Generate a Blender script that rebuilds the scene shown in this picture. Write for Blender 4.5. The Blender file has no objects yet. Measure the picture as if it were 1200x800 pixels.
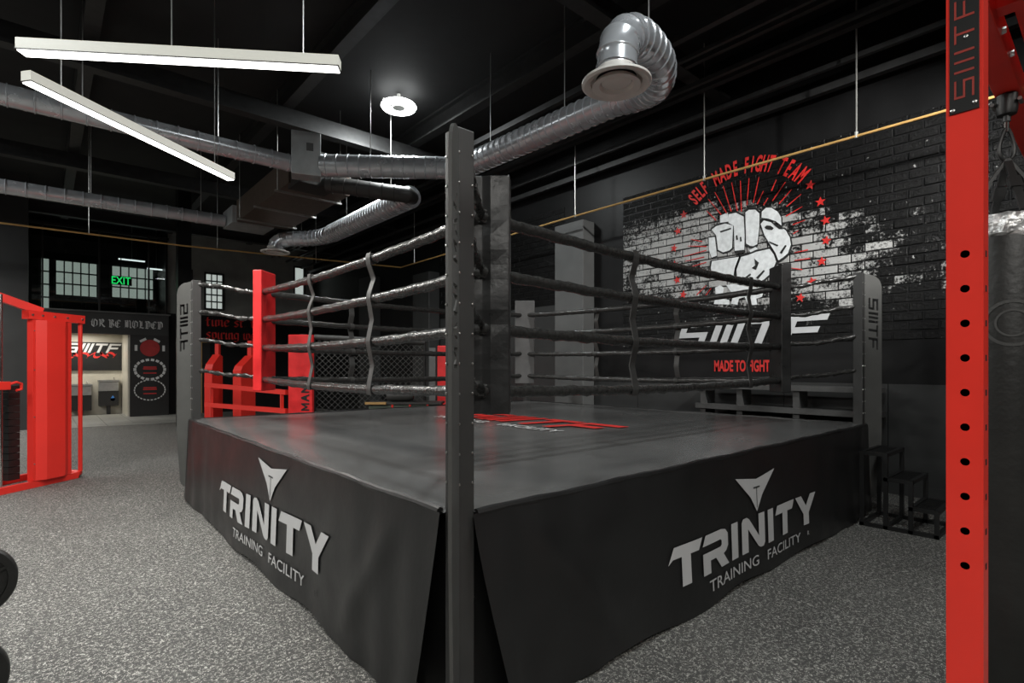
import bpy, bmesh, math, random
from math import sin, cos, pi, radians
from mathutils import Vector, Matrix
from mathutils.geometry import tessellate_polygon
V = Vector
random.seed(7)
scene = bpy.context.scene
COL = scene.collection

# ------------------------------------------------------------------ camera
cam_d = bpy.data.cameras.new('camera')
cam_d.sensor_width = 36.0
cam_d.lens = 628.0 / 1200.0 * 36.0
cam_d.shift_y = 30.0 / 1200.0
cam_d.clip_start = 0.05
cam = bpy.data.objects.new('camera', cam_d)
cam.location = (-1.272, -1.797, 1.536)
cam.rotation_euler = (pi / 2, 0, radians(48.8) - pi / 2)
COL.objects.link(cam)
scene.camera = cam

# ------------------------------------------------------------------ world and exposure
w = bpy.data.worlds.new('world'); scene.world = w; w.use_nodes = True
w.node_tree.nodes['Background'].inputs[0].default_value = (0.75, 0.85, 1.0, 1)
w.node_tree.nodes['Background'].inputs[1].default_value = 0.3
vs = scene.view_settings
vs.view_transform = 'Standard'; vs.look = 'None'; vs.gamma = 1.0; vs.use_curve_mapping = False
vs.exposure = 0.15

# power of the gym's linear pendant lamps (each lamp adds its own light in its builder)
PENDANT_W = 85.0
ROUND_W = 110.0
ADDED_SPOT_W = 1250.0  # spotlight added out of view for the mural

# ------------------------------------------------------------------ materials
def nodes(name):
    m = bpy.data.materials.new(name); m.use_nodes = True
    nt = m.node_tree
    return m, nt, nt.nodes['Principled BSDF']

def add(nt, t, **kw):
    n = nt.nodes.new(t)
    for k, v in kw.items():
        if k.startswith('i_'):
            key = k[2:]
            n.inputs[int(key) if key.isdigit() else key].default_value = v
        else:
            setattr(n, k, v)
    return n

def coords(nt, kind='Object'):
    if kind == 'World':
        return add(nt, 'ShaderNodeNewGeometry').outputs['Position']
    return add(nt, 'ShaderNodeTexCoord').outputs[kind]

def math_(nt, op, a, b=None):
    n = add(nt, 'ShaderNodeMath', operation=op)
    for i, v in enumerate((a, b)):
        if v is None: continue
        if isinstance(v, (int, float)): n.inputs[i].default_value = v
        else: nt.links.new(v, n.inputs[i])
    return n.outputs[0]

def ramp(nt, fac, stops):
    r = add(nt, 'ShaderNodeValToRGB')
    el = r.color_ramp.elements
    while len(el) < len(stops): el.new(0.5)
    for e, (p, c) in zip(el, stops):
        e.position = p
        e.color = (c, c, c, 1) if isinstance(c, (int, float)) else tuple(c) + (1,)
    nt.links.new(fac, r.inputs[0])
    return r.outputs[0]

def M(name, col, rough=.5, metal=0., var=.12, scale=9., bump=0., bscale=60., coat=0., spec=.5, emit=0., rvar=.0):
    m, nt, b = nodes(name)
    b.inputs['Roughness'].default_value = rough
    b.inputs['Metallic'].default_value = metal
    b.inputs['Coat Weight'].default_value = coat
    b.inputs['Specular IOR Level'].default_value = spec
    co = coords(nt)
    nz = add(nt, 'ShaderNodeTexNoise', i_Scale=scale, i_Detail=4.0)
    nt.links.new(co, nz.inputs['Vector'])
    lo = tuple(max(0, c * (1 - var)) for c in col); hi = tuple(c * (1 + var) for c in col)
    nt.links.new(ramp(nt, nz.outputs['Fac'], [(.3, lo), (.7, hi)]), b.inputs['Base Color'])
    if rvar:
        nt.links.new(ramp(nt, nz.outputs['Fac'], [(.3, max(.02, rough - rvar)), (.7, min(1, rough + rvar))]), b.inputs['Roughness'])
    if bump:
        n2 = add(nt, 'ShaderNodeTexNoise', i_Scale=bscale, i_Detail=3.0)
        nt.links.new(co, n2.inputs['Vector'])
        bp = add(nt, 'ShaderNodeBump', i_Strength=bump, i_Distance=.01)
        nt.links.new(n2.outputs['Fac'], bp.inputs['Height'])
        nt.links.new(bp.outputs[0], b.inputs['Normal'])
    if emit:
        b.inputs['Emission Color'].default_value = tuple(col) + (1,)
        b.inputs['Emission Strength'].default_value = emit
    return m

def floor_material():
    m, nt, b = nodes('rubber_floor')
    co = coords(nt, 'World')
    a = add(nt, 'ShaderNodeTexNoise', i_Scale=30., i_Detail=.5, i_Distortion=1.4)
    nt.links.new(co, a.inputs['Vector'])
    band = math_(nt, 'ABSOLUTE', math_(nt, 'SUBTRACT', a.outputs['Fac'], .5))
    worm = math_(nt, 'LESS_THAN', band, .020)
    c = add(nt, 'ShaderNodeTexNoise', i_Scale=48., i_Detail=1.0)
    nt.links.new(co, c.inputs['Vector'])
    frag = math_(nt, 'GREATER_THAN', c.outputs['Fac'], .43)
    a2 = add(nt, 'ShaderNodeTexNoise', i_Scale=70., i_Detail=0.0, i_Distortion=1.2)
    nt.links.new(co, a2.inputs['Vector'])
    worm2 = math_(nt, 'LESS_THAN', math_(nt, 'ABSOLUTE', math_(nt, 'SUBTRACT', a2.outputs['Fac'], .5)), .03)
    f = math_(nt, 'MAXIMUM', math_(nt, 'MULTIPLY', worm, frag), math_(nt, 'MULTIPLY', worm2, math_(nt, 'GREATER_THAN', c.outputs['Fac'], .52)))
    big = add(nt, 'ShaderNodeTexNoise', i_Scale=.9, i_Detail=3.0)
    nt.links.new(co, big.inputs['Vector'])
    base = ramp(nt, big.outputs['Fac'], [(.3, (.046, .0455, .043)), (.7, (.068, .067, .063))])
    mx = add(nt, 'ShaderNodeMix', data_type='RGBA')
    nt.links.new(f, mx.inputs['Factor'])
    nt.links.new(base, mx.inputs[6])
    mx.inputs[7].default_value = (.46, .45, .415, 1)
    nt.links.new(mx.outputs[2], b.inputs['Base Color'])
    b.inputs['Roughness'].default_value = .7
    bp = add(nt, 'ShaderNodeBump', i_Strength=.25, i_Distance=.004)
    nt.links.new(a.outputs['Fac'], bp.inputs['Height'])
    nt.links.new(bp.outputs[0], b.inputs['Normal'])
    return m

def brick_material():
    """black painted brick with a splash of worn white paint behind the fist print"""
    m, nt, b = nodes('painted_brick')
    co = coords(nt, 'World')
    sx = add(nt, 'ShaderNodeSeparateXYZ'); nt.links.new(co, sx.inputs[0])
    y, z = sx.outputs[1], sx.outputs[2]
    def sq(v, c, r): return math_(nt, 'POWER', math_(nt, 'ABSOLUTE', math_(nt, 'DIVIDE', math_(nt, 'SUBTRACT', v, c), r)), 2.0)
    # the splash leans: lower towards the ring steps
    zc = math_(nt, 'ADD', z, math_(nt, 'MULTIPLY', math_(nt, 'SUBTRACT', y, 2.0), -.16))
    e = math_(nt, 'ADD', sq(y, 2.35, 2.8), sq(zc, 3.14, .90))
    n1 = add(nt, 'ShaderNodeTexNoise', i_Scale=3.2, i_Detail=7.0, i_Roughness=.7)
    nt.links.new(co, n1.inputs['Vector'])
    n2 = add(nt, 'ShaderNodeTexNoise', i_Scale=30., i_Detail=4.0, i_Roughness=.75)
    nt.links.new(co, n2.inputs['Vector'])
    fac = math_(nt, 'ADD', math_(nt, 'SUBTRACT', 1.0, e), math_(nt, 'MULTIPLY', math_(nt, 'SUBTRACT', n1.outputs['Fac'], .5), 2.4))
    fac = math_(nt, 'ADD', fac, math_(nt, 'MULTIPLY', math_(nt, 'SUBTRACT', n2.outputs['Fac'], .5), 2.3))
    rnd = add(nt, 'ShaderNodeObjectInfo').outputs['Random']
    fac = math_(nt, 'ADD', fac, math_(nt, 'MULTIPLY', math_(nt, 'SUBTRACT', rnd, .58), .65))
    white = ramp(nt, fac, [(.30, 0.0), (.70, 1.0)])
    # small pale specks at the peaks of a fine noise
    n3 = add(nt, 'ShaderNodeTexNoise', i_Scale=16., i_Detail=2.0)
    nt.links.new(co, n3.inputs['Vector'])
    near = ramp(nt, y, [(0.0, .68), (.9, .8)])
    sp = ramp(nt, n3.outputs['Fac'], [(.72, 0.0), (.74, .8)])
    far = math_(nt, 'LESS_THAN', y, 4.3)
    mask = math_(nt, 'MULTIPLY', math_(nt, 'MAXIMUM', white, sp), far)
    mx = add(nt, 'ShaderNodeMix', data_type='RGBA')
    nt.links.new(mask, mx.inputs['Factor'])
    mx.inputs[6].default_value = (.0045, .0045, .0045, 1)
    mx.inputs[7].default_value = (.46, .46, .45, 1)
    nt.links.new(mx.outputs[2], b.inputs['Base Color'])
    b.inputs['Roughness'].default_value = .36
    b.inputs['Specular IOR Level'].default_value = .2
    bp = add(nt, 'ShaderNodeBump', i_Strength=.7, i_Distance=.02)
    nt.links.new(n2.outputs['Fac'], bp.inputs['Height'])
    nt.links.new(bp.outputs[0], b.inputs['Normal'])
    return m

def vinyl_material(name, col, rough, bump, scale, rv=.08):
    m, nt, b = nodes(name)
    co = coords(nt, 'World')
    a = add(nt, 'ShaderNodeTexNoise', i_Scale=scale, i_Detail=5.0)
    nt.links.new(co, a.inputs['Vector'])
    c = add(nt, 'ShaderNodeTexNoise', i_Scale=scale * 9, i_Detail=3.0)
    nt.links.new(co, c.inputs['Vector'])
    nt.links.new(ramp(nt, a.outputs['Fac'], [(.3, tuple(v * .85 for v in col)), (.7, tuple(v * 1.2 for v in col))]), b.inputs['Base Color'])
    nt.links.new(ramp(nt, a.outputs['Fac'], [(.3, rough - rv), (.7, rough + rv)]), b.inputs['Roughness'])
    s = math_(nt, 'ADD', a.outputs['Fac'], math_(nt, 'MULTIPLY', c.outputs['Fac'], .12))
    bp = add(nt, 'ShaderNodeBump', i_Strength=bump, i_Distance=.03)
    nt.links.new(s, bp.inputs['Height'])
    nt.links.new(bp.outputs[0], b.inputs['Normal'])
    return m

def glass_material():
    m, nt, b = nodes('partition_glass')
    out = nt.nodes['Material Output']
    tr = add(nt, 'ShaderNodeBsdfTransparent'); tr.inputs[0].default_value = (.72, .76, .74, 1)
    gl = add(nt, 'ShaderNodeBsdfGlossy'); gl.inputs['Roughness'].default_value = .02
    gl.inputs[0].default_value = (.9, .9, .9, 1)
    fr = add(nt, 'ShaderNodeFresnel'); fr.inputs[0].default_value = 1.6
    mix = add(nt, 'ShaderNodeMixShader')
    nt.links.new(fr.outputs[0], mix.inputs[0]); nt.links.new(tr.outputs[0], mix.inputs[1]); nt.links.new(gl.outputs[0], mix.inputs[2])
    nt.links.new(mix.outputs[0], out.inputs[0])
    return m

MT = dict(
    floor=floor_material(), brick=brick_material(), glass=glass_material(),
    ceiling=M('black_ceiling', (.009, .009, .009), .75, var=.3, scale=3),
    ceilbeam=M('dark_steel_joist', (.022, .022, .022), .5, var=.3),
    wall=M('black_wall', (.009, .009, .0093), .42, var=.25, scale=2.5, bump=.15, bscale=12, spec=.2),
    wains=M('charcoal_wall_panel', (.03, .031, .031), .45, var=.15, scale=2),
    pillar=M('grey_pillar_paint', (.115, .117, .115), .55, var=.1, scale=3),
    greywall=M('grey_plaster', (.30, .31, .29), .8, var=.15, scale=2),
    cream=M('cream_tile', (.55, .52, .44), .4, var=.06),
    tile=M('grey_floor_tile', (.30, .30, .28), .45, var=.12, scale=4),
    canvas=vinyl_material('ring_canvas_vinyl', (.095, .095, .094), .25, .03, 1.6, .025),
    skirt=vinyl_material('skirt_vinyl', (.0125, .0125, .0127), .36, .13, 3.0),
    frame=M('black_steel_frame', (.006, .006, .006), .5),
    post=M('grey_powder_coat', (.040, .040, .039), .42, var=.08),
    fin=M('grey_fin_plate', (.085, .085, .081), .45, var=.08),
    pad_black=vinyl_material('black_pad_vinyl', (.022, .022, .022), .33, .25, 5.0),
    pad_grey=vinyl_material('charcoal_pad_vinyl', (.14, .14, .14), .4, .25, 5.0),
    pad_red=vinyl_material('red_pad_vinyl', (.72, .022, .024), .42, .15, 5.0),
    rope=M('black_rope_tape', (.034, .0335, .032), .24, var=.35, scale=40, bump=.6, bscale=30),
    strap=M('black_webbing', (.045, .044, .042), .5, var=.2, bump=.3, bscale=90),
    print=M('pale_grey_print', (.60, .60, .60), .6, var=.04, scale=3),
    printdark=M('dark_print', (.04, .04, .04), .6),
    redprint=M('red_print', (.66, .025, .02), .55, var=.05),
    mural_white=M('mural_white_paint', (.78, .81, .82), .45, var=.14, scale=16, bump=.25, bscale=40),
    mural_grey=M('mural_grey_paint', (.55, .56, .57), .5, var=.06),
    mural_red=M('mural_red_paint', (.62, .022, .018), .5, var=.2, scale=14),
    mural_black=M('mural_black_paint', (.010, .010, .010), .5),
    red=M('red_powder_coat', (.80, .036, .022), .34, var=.05, scale=5, coat=.25),
    redflat=M('red_sheet_steel', (.78, .032, .022), .42, var=.04, scale=3),
    chrome=M('chrome', (.62, .62, .60), .16, 1.0, var=.05),
    bolt=M('zinc_bolt', (.62, .62, .60), .3, 1.0),
    hole=M('hole_shadow', (.004, .004, .004), .8),
    black=M('satin_black', (.012, .012, .012), .4),
    leather=M('black_bag_leather', (.013, .013, .012), .42, var=.2, scale=7, bump=.2, bscale=30),
    silver=M('silver_wrinkled_tape', (.55, .55, .55), .28, .6, var=.6, scale=28, bump=.9, bscale=30),
    duct=M('galvanised_duct', (.66, .68, .71), .24, .55, var=.07, scale=7, bump=.015, bscale=22, rvar=.05),
    ductdark=M('dark_flexible_duct', (.05, .048, .045), .4, .3),
    sheet=M('galvanised_sheet', (.52, .54, .54), .36, .45, var=.12, scale=5),
    diffuser=M('white_diffuser', (.82, .78, .73), .45, var=.04),
    lampbody=M('white_lamp_housing', (.62, .62, .58), .4, var=.03),
    housing_glow=M('housing_added_glow', (.80, .79, .70), .4, var=.02, emit=.42),  # weak emission added so the housing sides look lit
    wire=M('steel_wire', (.55, .55, .52), .35, .8),
    brass=M('ochre_track_pipe', (.62, .38, .13), .4, .2, var=.15, scale=6),
    steel=M('brushed_steel', (.42, .43, .42), .32, .9, var=.1),
    bench=M('grey_bench_paint', (.07, .07, .069), .45),
    wood=M('pale_timber', (.42, .25, .09), .55, var=.2, scale=8),
    green=M('exit_green', (.02, .75, .16), .5, emit=1.4, var=0),
    blue=M('blue_sticker', (.05, .22, .62), .5),
    mesh=M('galvanised_fence_wire', (.16, .16, .155), .4, .5),
    rubber=M('black_rubber', (.012, .012, .011), .5, var=.2, bump=.2),
    olive=M('dark_green_board', (.05, .07, .05), .6),
)
def emission(name, col, s):
    m, nt, b = nodes(name)
    b.inputs['Base Color'].default_value = (.8, .8, .8, 1)
    b.inputs['Emission Color'].default_value = tuple(col) + (1,)
    b.inputs['Emission Strength'].default_value = s
    return m
MT['lampglow'] = emission('lamp_diffuser_glow', (1.0, .985, .93), 5.0)
MT['roundglow'] = emission('round_lamp_glow', (.97, 1.0, 1.0), 9.0)
MT['pane'] = emission('daylight_pane', (.80, .90, .84), .42)
MT['lampfar'] = emission('far_strip_glow', (.9, .95, 1.0), 1.5)

# ------------------------------------------------------------------ mesh building
ORG = {}
class MB:
    def __init__(s): s.v = []; s.f = []
    def add(s, vs, fs):
        k = len(s.v); s.v += [V(p) for p in vs]; s.f += [[i + k for i in f] for f in fs]; return s
    def box(s, lo, hi):
        x0, y0, z0 = lo; x1, y1, z1 = hi
        return s.add([(x0,y0,z0),(x1,y0,z0),(x1,y1,z0),(x0,y1,z0),(x0,y0,z1),(x1,y0,z1),(x1,y1,z1),(x0,y1,z1)],
                     [(0,3,2,1),(4,5,6,7),(0,1,5,4),(1,2,6,5),(2,3,7,6),(3,0,4,7)])
    def cbox(s, c, d, rz=0.):
        k = len(s.v); s.box([-d[0]/2, -d[1]/2, -d[2]/2], [d[0]/2, d[1]/2, d[2]/2])
        R = Matrix.Rotation(rz, 3, 'Z')
        for i in range(k, len(s.v)): s.v[i] = R @ s.v[i] + V(c)
        return s
    def beam(s, p0, p1, w, h, up=(0,0,1)):
        p0, p1 = V(p0), V(p1); t = (p1 - p0).normalized(); u = V(up)
        if abs(t.dot(u)) > .97: u = V((1,0,0))
        a = t.cross(u).normalized() * w / 2; b = t.cross(a).normalized() * h / 2
        vs = [p + x * a + y * b for p in (p0, p1) for x, y in ((-1,-1),(1,-1),(1,1),(-1,1))]
        return s.add(vs, [(0,1,2,3),(7,6,5,4),(0,4,5,1),(1,5,6,2),(2,6,7,3),(3,7,4,0)])
    def tube(s, pts, r, n=10, rf=None, closed=False, caps=True, squash=None):
        pts = [V(p) for p in pts]; N = len(pts); k = len(s.v)
        a = None
        for i, p in enumerate(pts):
            if closed: t = pts[(i+1) % N] - pts[i-1]
            else: t = pts[min(i+1, N-1)] - pts[max(i-1, 0)]
            if t.length < 1e-9: t = pts[min(i+2, N-1)] - pts[max(i-2, 0)]
            t.normalize()
            if a is None:
                a = t.cross(V((0,0,1)))
                if a.length < .1: a = t.cross(V((1,0,0)))
            a = (a - t * a.dot(t)).normalized(); b = t.cross(a)
            for j in range(n):
                q = 2 * pi * j / n
                rr = rf(i, j) if rf else r
                s.v.append(p + a * cos(q) * rr + b * sin(q) * rr)
        for i in range(N if closed else N - 1):
            i2 = (i + 1) % N
            for j in range(n):
                j2 = (j + 1) % n
                s.f.append([k+i*n+j, k+i*n+j2, k+i2*n+j2, k+i2*n+j])
        if caps and not closed:
            s.f.append([k + j for j in reversed(range(n))]); s.f.append([k + (N-1)*n + j for j in range(n)])
        return s
    def cyl(s, p0, p1, r, n=14): return s.tube([p0, p1], r, n)
    def lathe(s, prof, o, axis=(0,0,1), n=28):
        z = V(axis).normalized(); x = z.orthogonal().normalized(); y = z.cross(x); o = V(o); k = len(s.v)
        for r, h in prof:
            for j in range(n):
                q = 2*pi*j/n; s.v.append(o + z*h + (x*cos(q) + y*sin(q)) * max(r, 1e-4))
        for i in range(len(prof) - 1):
            for j in range(n):
                j2 = (j+1) % n
                s.f.append([k+i*n+j, k+i*n+j2, k+(i+1)*n+j2, k+(i+1)*n+j])
        return s
    def prism(s, loops, o, ax, ay, depth, back=True):
        """2D outline (first loop) with holes, raised along ax x ay by depth"""
        o, ax, ay = V(o), V(ax), V(ay); nrm = ax.cross(ay).normalized() * depth
        l3 = [[V((p[0], p[1], 0)) for p in l] for l in loops]
        tri = tessellate_polygon(l3)
        flat = [p for l in l3 for p in l]; n = len(flat); k = len(s.v)
        for off in (V((0,0,0)), nrm):
            s.v += [o + ax * p.x + ay * p.y + off for p in flat]
        for t in tri:
            a, b, c = t
            cr = (flat[b]-flat[a]).cross(flat[c]-flat[a]).z
            if cr < 0: b, c = c, b
            s.f.append([k+n+a, k+n+b, k+n+c])
            if back: s.f.append([k+a, k+c, k+b])
        i0 = 0
        for l in l3:
            m = len(l)
            for i in range(m):
                a, b = k+i0+i, k+i0+(i+1) % m
                s.f.append([a, b, b+n, a+n])
            i0 += m
        return s
    def tris(s, vf, o, ax, ay, lift=0.):
        o, ax, ay = V(o), V(ax), V(ay); n = ax.cross(ay).normalized() * lift
        return s.add([o + n + ax*x + ay*y for x, y in vf[0]], vf[1])
    def build(s, name, mat, parent=None, smooth=False, loc=None, local=False, bevel=0., kind=None):
        me = bpy.data.meshes.new(name)
        o3 = V(loc) if loc is not None else (V((0,0,0)) if (local or parent is None) else ORG.get(parent.name, V((0,0,0))))
        me.from_pydata([p - o3 for p in s.v], [], s.f)
        me.validate(); me.update()
        bm = bmesh.new(); bm.from_mesh(me); bmesh.ops.recalc_face_normals(bm, faces=bm.faces); bm.to_mesh(me); bm.free()
        me.materials.append(MT[mat] if isinstance(mat, str) else mat)
        if smooth:
            for p in me.polygons: p.use_smooth = True
            me.set_sharp_from_angle(angle=radians(42))
        o = bpy.data.objects.new(name, me); COL.objects.link(o)
        if parent is not None:
            o.parent = parent; ORG[o.name] = o3
        else:
            o.location = o3; ORG[o.name] = o3
        if bevel:
            b = o.modifiers.new('bevel', 'BEVEL'); b.width = bevel; b.segments = 2; b.limit_method = 'ANGLE'
        if kind: o['kind'] = kind
        return o

def tag(o, label, cat, group=None):
    o['label'] = label; o['category'] = cat
    if group: o['group'] = group
    return o
def thing(name, label, cat, loc, rz=0., group=None):
    o = bpy.data.objects.new(name, None); COL.objects.link(o)
    o.location = loc; o.rotation_euler = (0, 0, rz); o.empty_display_size = .2
    ORG[o.name] = V(loc)
    return tag(o, label, cat, group)
def struct(o): o['kind'] = 'structure'; return o
def copy_tree(o, parent=None):
    c = o.copy(); COL.objects.link(c)
    if parent is not None: c.parent = parent
    for ch in list(o.children): copy_tree(ch, c)
    ORG[c.name] = ORG.get(o.name, V((0,0,0)))
    return c

# ------------------------------------------------------------------ lettering
def text2d(s, size=1., bold=0., sx=1., shear=0.):
    cu = bpy.data.curves.new('lettering', 'FONT'); cu.body = s; cu.size = 1.0; cu.offset = bold; cu.shear = shear
    cu.resolution_u = 3; cu.align_x = 'CENTER'; cu.align_y = 'CENTER'
    ob = bpy.data.objects.new('lettering', cu)
    me = bpy.data.meshes.new_from_object(ob)
    vs = [(v.co.x * size * sx, v.co.y * size) for v in me.vertices]
    fs = [list(p.vertices) for p in me.polygons]
    bpy.data.objects.remove(ob); bpy.data.curves.remove(cu); bpy.data.meshes.remove(me)
    return vs, fs

def siiitf(shear=0., sx=1., t=.2, gap=.0):
    """angular six-letter club logo; height 1, width 3.98 + 5 gaps"""
    h = t/2; S_ = [(0,0),(.9,0),(.9,.5+h),(t,.5+h),(t,1-t),(.9,1-t),(.9,1),(0,1),(0,.5-h),(.9-t,.5-h),(.9-t,t),(0,t)]
    I_ = [(0,0),(t,0),(t,1),(0,1)]
    T_ = [(0,1),(0,1-t),(.45-h,1-t),(.45-h,0),(.45+h,0),(.45+h,1-t),(.9,1-t),(.9,1)]
    F_ = [(0,0),(t,0),(t,.5-h),(.8,.5-h),(.8,.5+h),(t,.5+h),(t,1-t),(.9,1-t),(.9,1),(0,1)]
    L = [(S_, 0), (I_, 1.08), (I_, 1.40), (I_, 1.72), (T_, 2.05), (F_, 3.08)]
    return [[((x + dx + k*gap + shear * y) * sx, y) for x, y in g] for k, (g, dx) in enumerate(L)]
MG = {'M': [(0,0),(.2,0),(.2,.6),(.42,.2),(.58,.2),(.8,.6),(.8,0),(1,0),(1,1),(.82,1),(.5,.5),(.18,1),(0,1)],
      'A': [(0,0),(.22,0),(.34,.3),(.66,.3),(.78,0),(1,0),(.62,1),(.38,1)],
      'N': [(0,0),(.2,0),(.2,.62),(.75,0),(.95,0),(.95,1),(.75,1),(.75,.38),(.2,1),(0,1)],
      'I': [(0,0),(.22,0),(.22,1),(0,1)],
      'L': [(0,0),(.8,0),(.8,.2),(.22,.2),(.22,1),(0,1)]}
# the wide logo letters on the ring skirts
TRI = [([(0,.62),(.18,1),(1.08,1),(.95,.72),(.68,.72),(.68,0),(.40,0),(.40,.72),(.05,.72)][:2] + [(1.08,1),(.95,.72),(.68,.72),(.68,0),(.40,0),(.40,.72),(.14,.72)], 0, 1.),
       ([(0,.74),(.12,1),(.72,1),(.9,.95),(1,.82),(1,.5),(.92,.38),(.8,.33),(1.02,0),(.7,0),(.48,.32),(.27,.32),(.27,0),(0,0),(0,.55),(.68,.55),(.73,.59),(.73,.7),(.68,.74)], 1.08, 1.),
       ([(0,0),(.27,0),(.27,1),(0,1)], 2.24, 1.),
       ([(0,0),(.27,0),(.27,.66),(.70,.06),(.80,0),(.93,0),(1,.1),(1,1),(.73,1),(.73,.36),(.32,.94),(.22,1),(.07,1),(0,.9)], 2.68, 1.),
       ([(0,0),(.27,0),(.27,1),(0,1)], 3.84, 1.),
       ([(0,.72),(.12,1),(1.06,1),(.95,.72),(.68,.72),(.68,0),(.40,0),(.40,.72)], 4.22, 1.),
       ([(0,1),(.32,1),(.56,.64),(.80,1),(1.12,1),(.70,.38),(.70,0),(.42,0),(.42,.38)], 5.36, 1.)]   # total 6.48
# blackletter as broad-nib strokes
BL = {'a':[[(.05,.5),(.2,.6),(.38,.5),(.38,.08),(.48,0)],[(.38,.34),(.12,.28),(.08,.1),(.2,0),(.38,.12)]],
 's':[[(.4,.54),(.2,.6),(.08,.46),(.38,.2),(.28,.02),(.05,.08)]],
 'p':[[(.05,.52),(.14,.58),(.14,-.25)],[(.14,.5),(.34,.6),(.44,.46),(.44,.12),(.3,0),(.14,.1)]],
 'i':[[(.04,.5),(.14,.58),(.14,.08),(.24,0)],[(.12,.76),(.2,.82)]],
 'r':[[(.04,.5),(.14,.58),(.14,.06),(.22,0)],[(.14,.46),(.32,.6),(.4,.5)]],
 'n':[[(.04,.5),(.13,.58),(.13,.06),(.2,0)],[(.13,.48),(.34,.6),(.4,.5),(.4,.08),(.5,0)]],
 'h':[[(.04,.88),(.13,.94),(.13,.06),(.2,0)],[(.13,.48),(.34,.6),(.4,.5),(.4,.08),(.3,-.12)]],
 'm':[[(.04,.5),(.13,.58),(.13,.06),(.2,0)],[(.13,.48),(.32,.6),(.38,.5),(.38,.06)],[(.38,.48),(.57,.6),(.63,.5),(.63,.08),(.72,0)]],
 'g':[[(.42,.54),(.2,.6),(.08,.48),(.08,.16),(.2,.04),(.4,.14)],[(.42,.58),(.42,-.12),(.26,-.24),(.06,-.18)]],
 'u':[[(.04,.52),(.13,.58),(.13,.1),(.24,0),(.4,.12)],[(.4,.58),(.4,.08),(.5,0)]],
 'w':[[(.04,.52),(.13,.58),(.13,.1),(.24,0),(.38,.12)],[(.38,.58),(.38,.1),(.5,0),(.64,.14),(.64,.5),(.54,.6)]],
 'e':[[(.1,.28),(.42,.44),(.34,.58),(.2,.6),(.08,.46),(.08,.14),(.2,0),(.4,.1)]],
 'f':[[(.14,-.1),(.14,.78),(.28,.92),(.4,.84)],[(.02,.5),(.34,.54)]],
 'o':[[(.24,.6),(.08,.46),(.08,.14),(.24,0),(.42,.14),(.42,.46),(.24,.6)]],
 't':[[(.14,.8),(.14,.08),(.24,0),(.34,.08)],[(.02,.54),(.34,.58)]],
 'l':[[(.06,.9),(.14,.94),(.14,.08),(.24,0)]], '.':[[(.08,.02),(.14,.08)]],
 'O':[[(.4,.95),(.12,.8),(.08,.25),(.35,.02),(.68,.2),(.7,.75),(.4,.95)],[(.34,.8),(.34,.18)],[(.02,.62),(.2,.98)]],
 'R':[[(.12,.95),(.22,.85),(.22,.1),(.06,.0)],[(.22,.88),(.5,.98),(.66,.8),(.6,.58),(.3,.5)],[(.36,.5),(.6,.14),(.78,.02)],[(.42,.84),(.42,.56)]],
 'B':[[(.06,.98),(.2,.88),(.2,.08),(.06,-.04)],[(.2,.88),(.5,.96),(.62,.78),(.5,.55),(.26,.5)],[(.36,.52),(.66,.4),(.66,.16),(.44,.0),(.12,.08)],[(.4,.84),(.4,.14)]],
 'E':[[(.66,.86),(.4,.96),(.12,.76),(.1,.24),(.36,.02),(.66,.14)],[(.34,.84),(.34,.16)],[(.16,.5),(.56,.56)],[(.58,.96),(.7,.8)]],
 'M':[[(.06,.9),(.2,.96),(.2,.1),(.04,.0)],[(.2,.86),(.4,.98),(.48,.84),(.48,.08)],[(.48,.86),(.7,.98),(.78,.84),(.78,.1),(.92,.02)],[(.34,.8),(.34,.1)]],
 'L':[[(.1,.98),(.24,.88),(.24,.14),(.1,.04)],[(.1,.08),(.36,.12),(.62,.02),(.7,.14)],[(.4,.9),(.4,.3)],[(.24,.62),(.44,.68)]],
 'D':[[(.1,.96),(.22,.86),(.22,.08),(.08,.02)],[(.06,.9),(.5,.96),(.7,.72),(.7,.26),(.46,.02),(.12,.08)],[(.42,.84),(.42,.16)]],
 ' ':[]}
WID = {'a':.5,'s':.46,'p':.5,'i':.28,'r':.42,'n':.54,'h':.54,'m':.78,'g':.5,'u':.54,'w':.74,'e':.48,'f':.42,'o':.5,'t':.38,'l':.3,'.':.24,' ':.34,
       'O':.84,'R':.86,'B':.78,'E':.8,'M':1.0,'L':.78,'D':.82}
def blackletter(s, nib=(.062, .05)):
    vs, fs, x = [], [], 0.
    for ch in s:
        for st in BL[ch]:
            for (a, b), (c, d) in zip(st, st[1:]):
                k = len(vs)
                vs += [(x+a-nib[0], b-nib[1]), (x+a+nib[0], b+nib[1]), (x+c+nib[0], d+nib[1]), (x+c-nib[0], d-nib[1])]
                fs.append([k, k+1, k+2, k+3])
        x += WID[ch]
    return vs, fs, x
def star(cx, cy, r, rot=0.):
    return [(cx + (r if i % 2 == 0 else r*.42) * sin(rot + i*pi/5), cy + (r if i % 2 == 0 else r*.42) * cos(rot + i*pi/5)) for i in range(10)]

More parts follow.
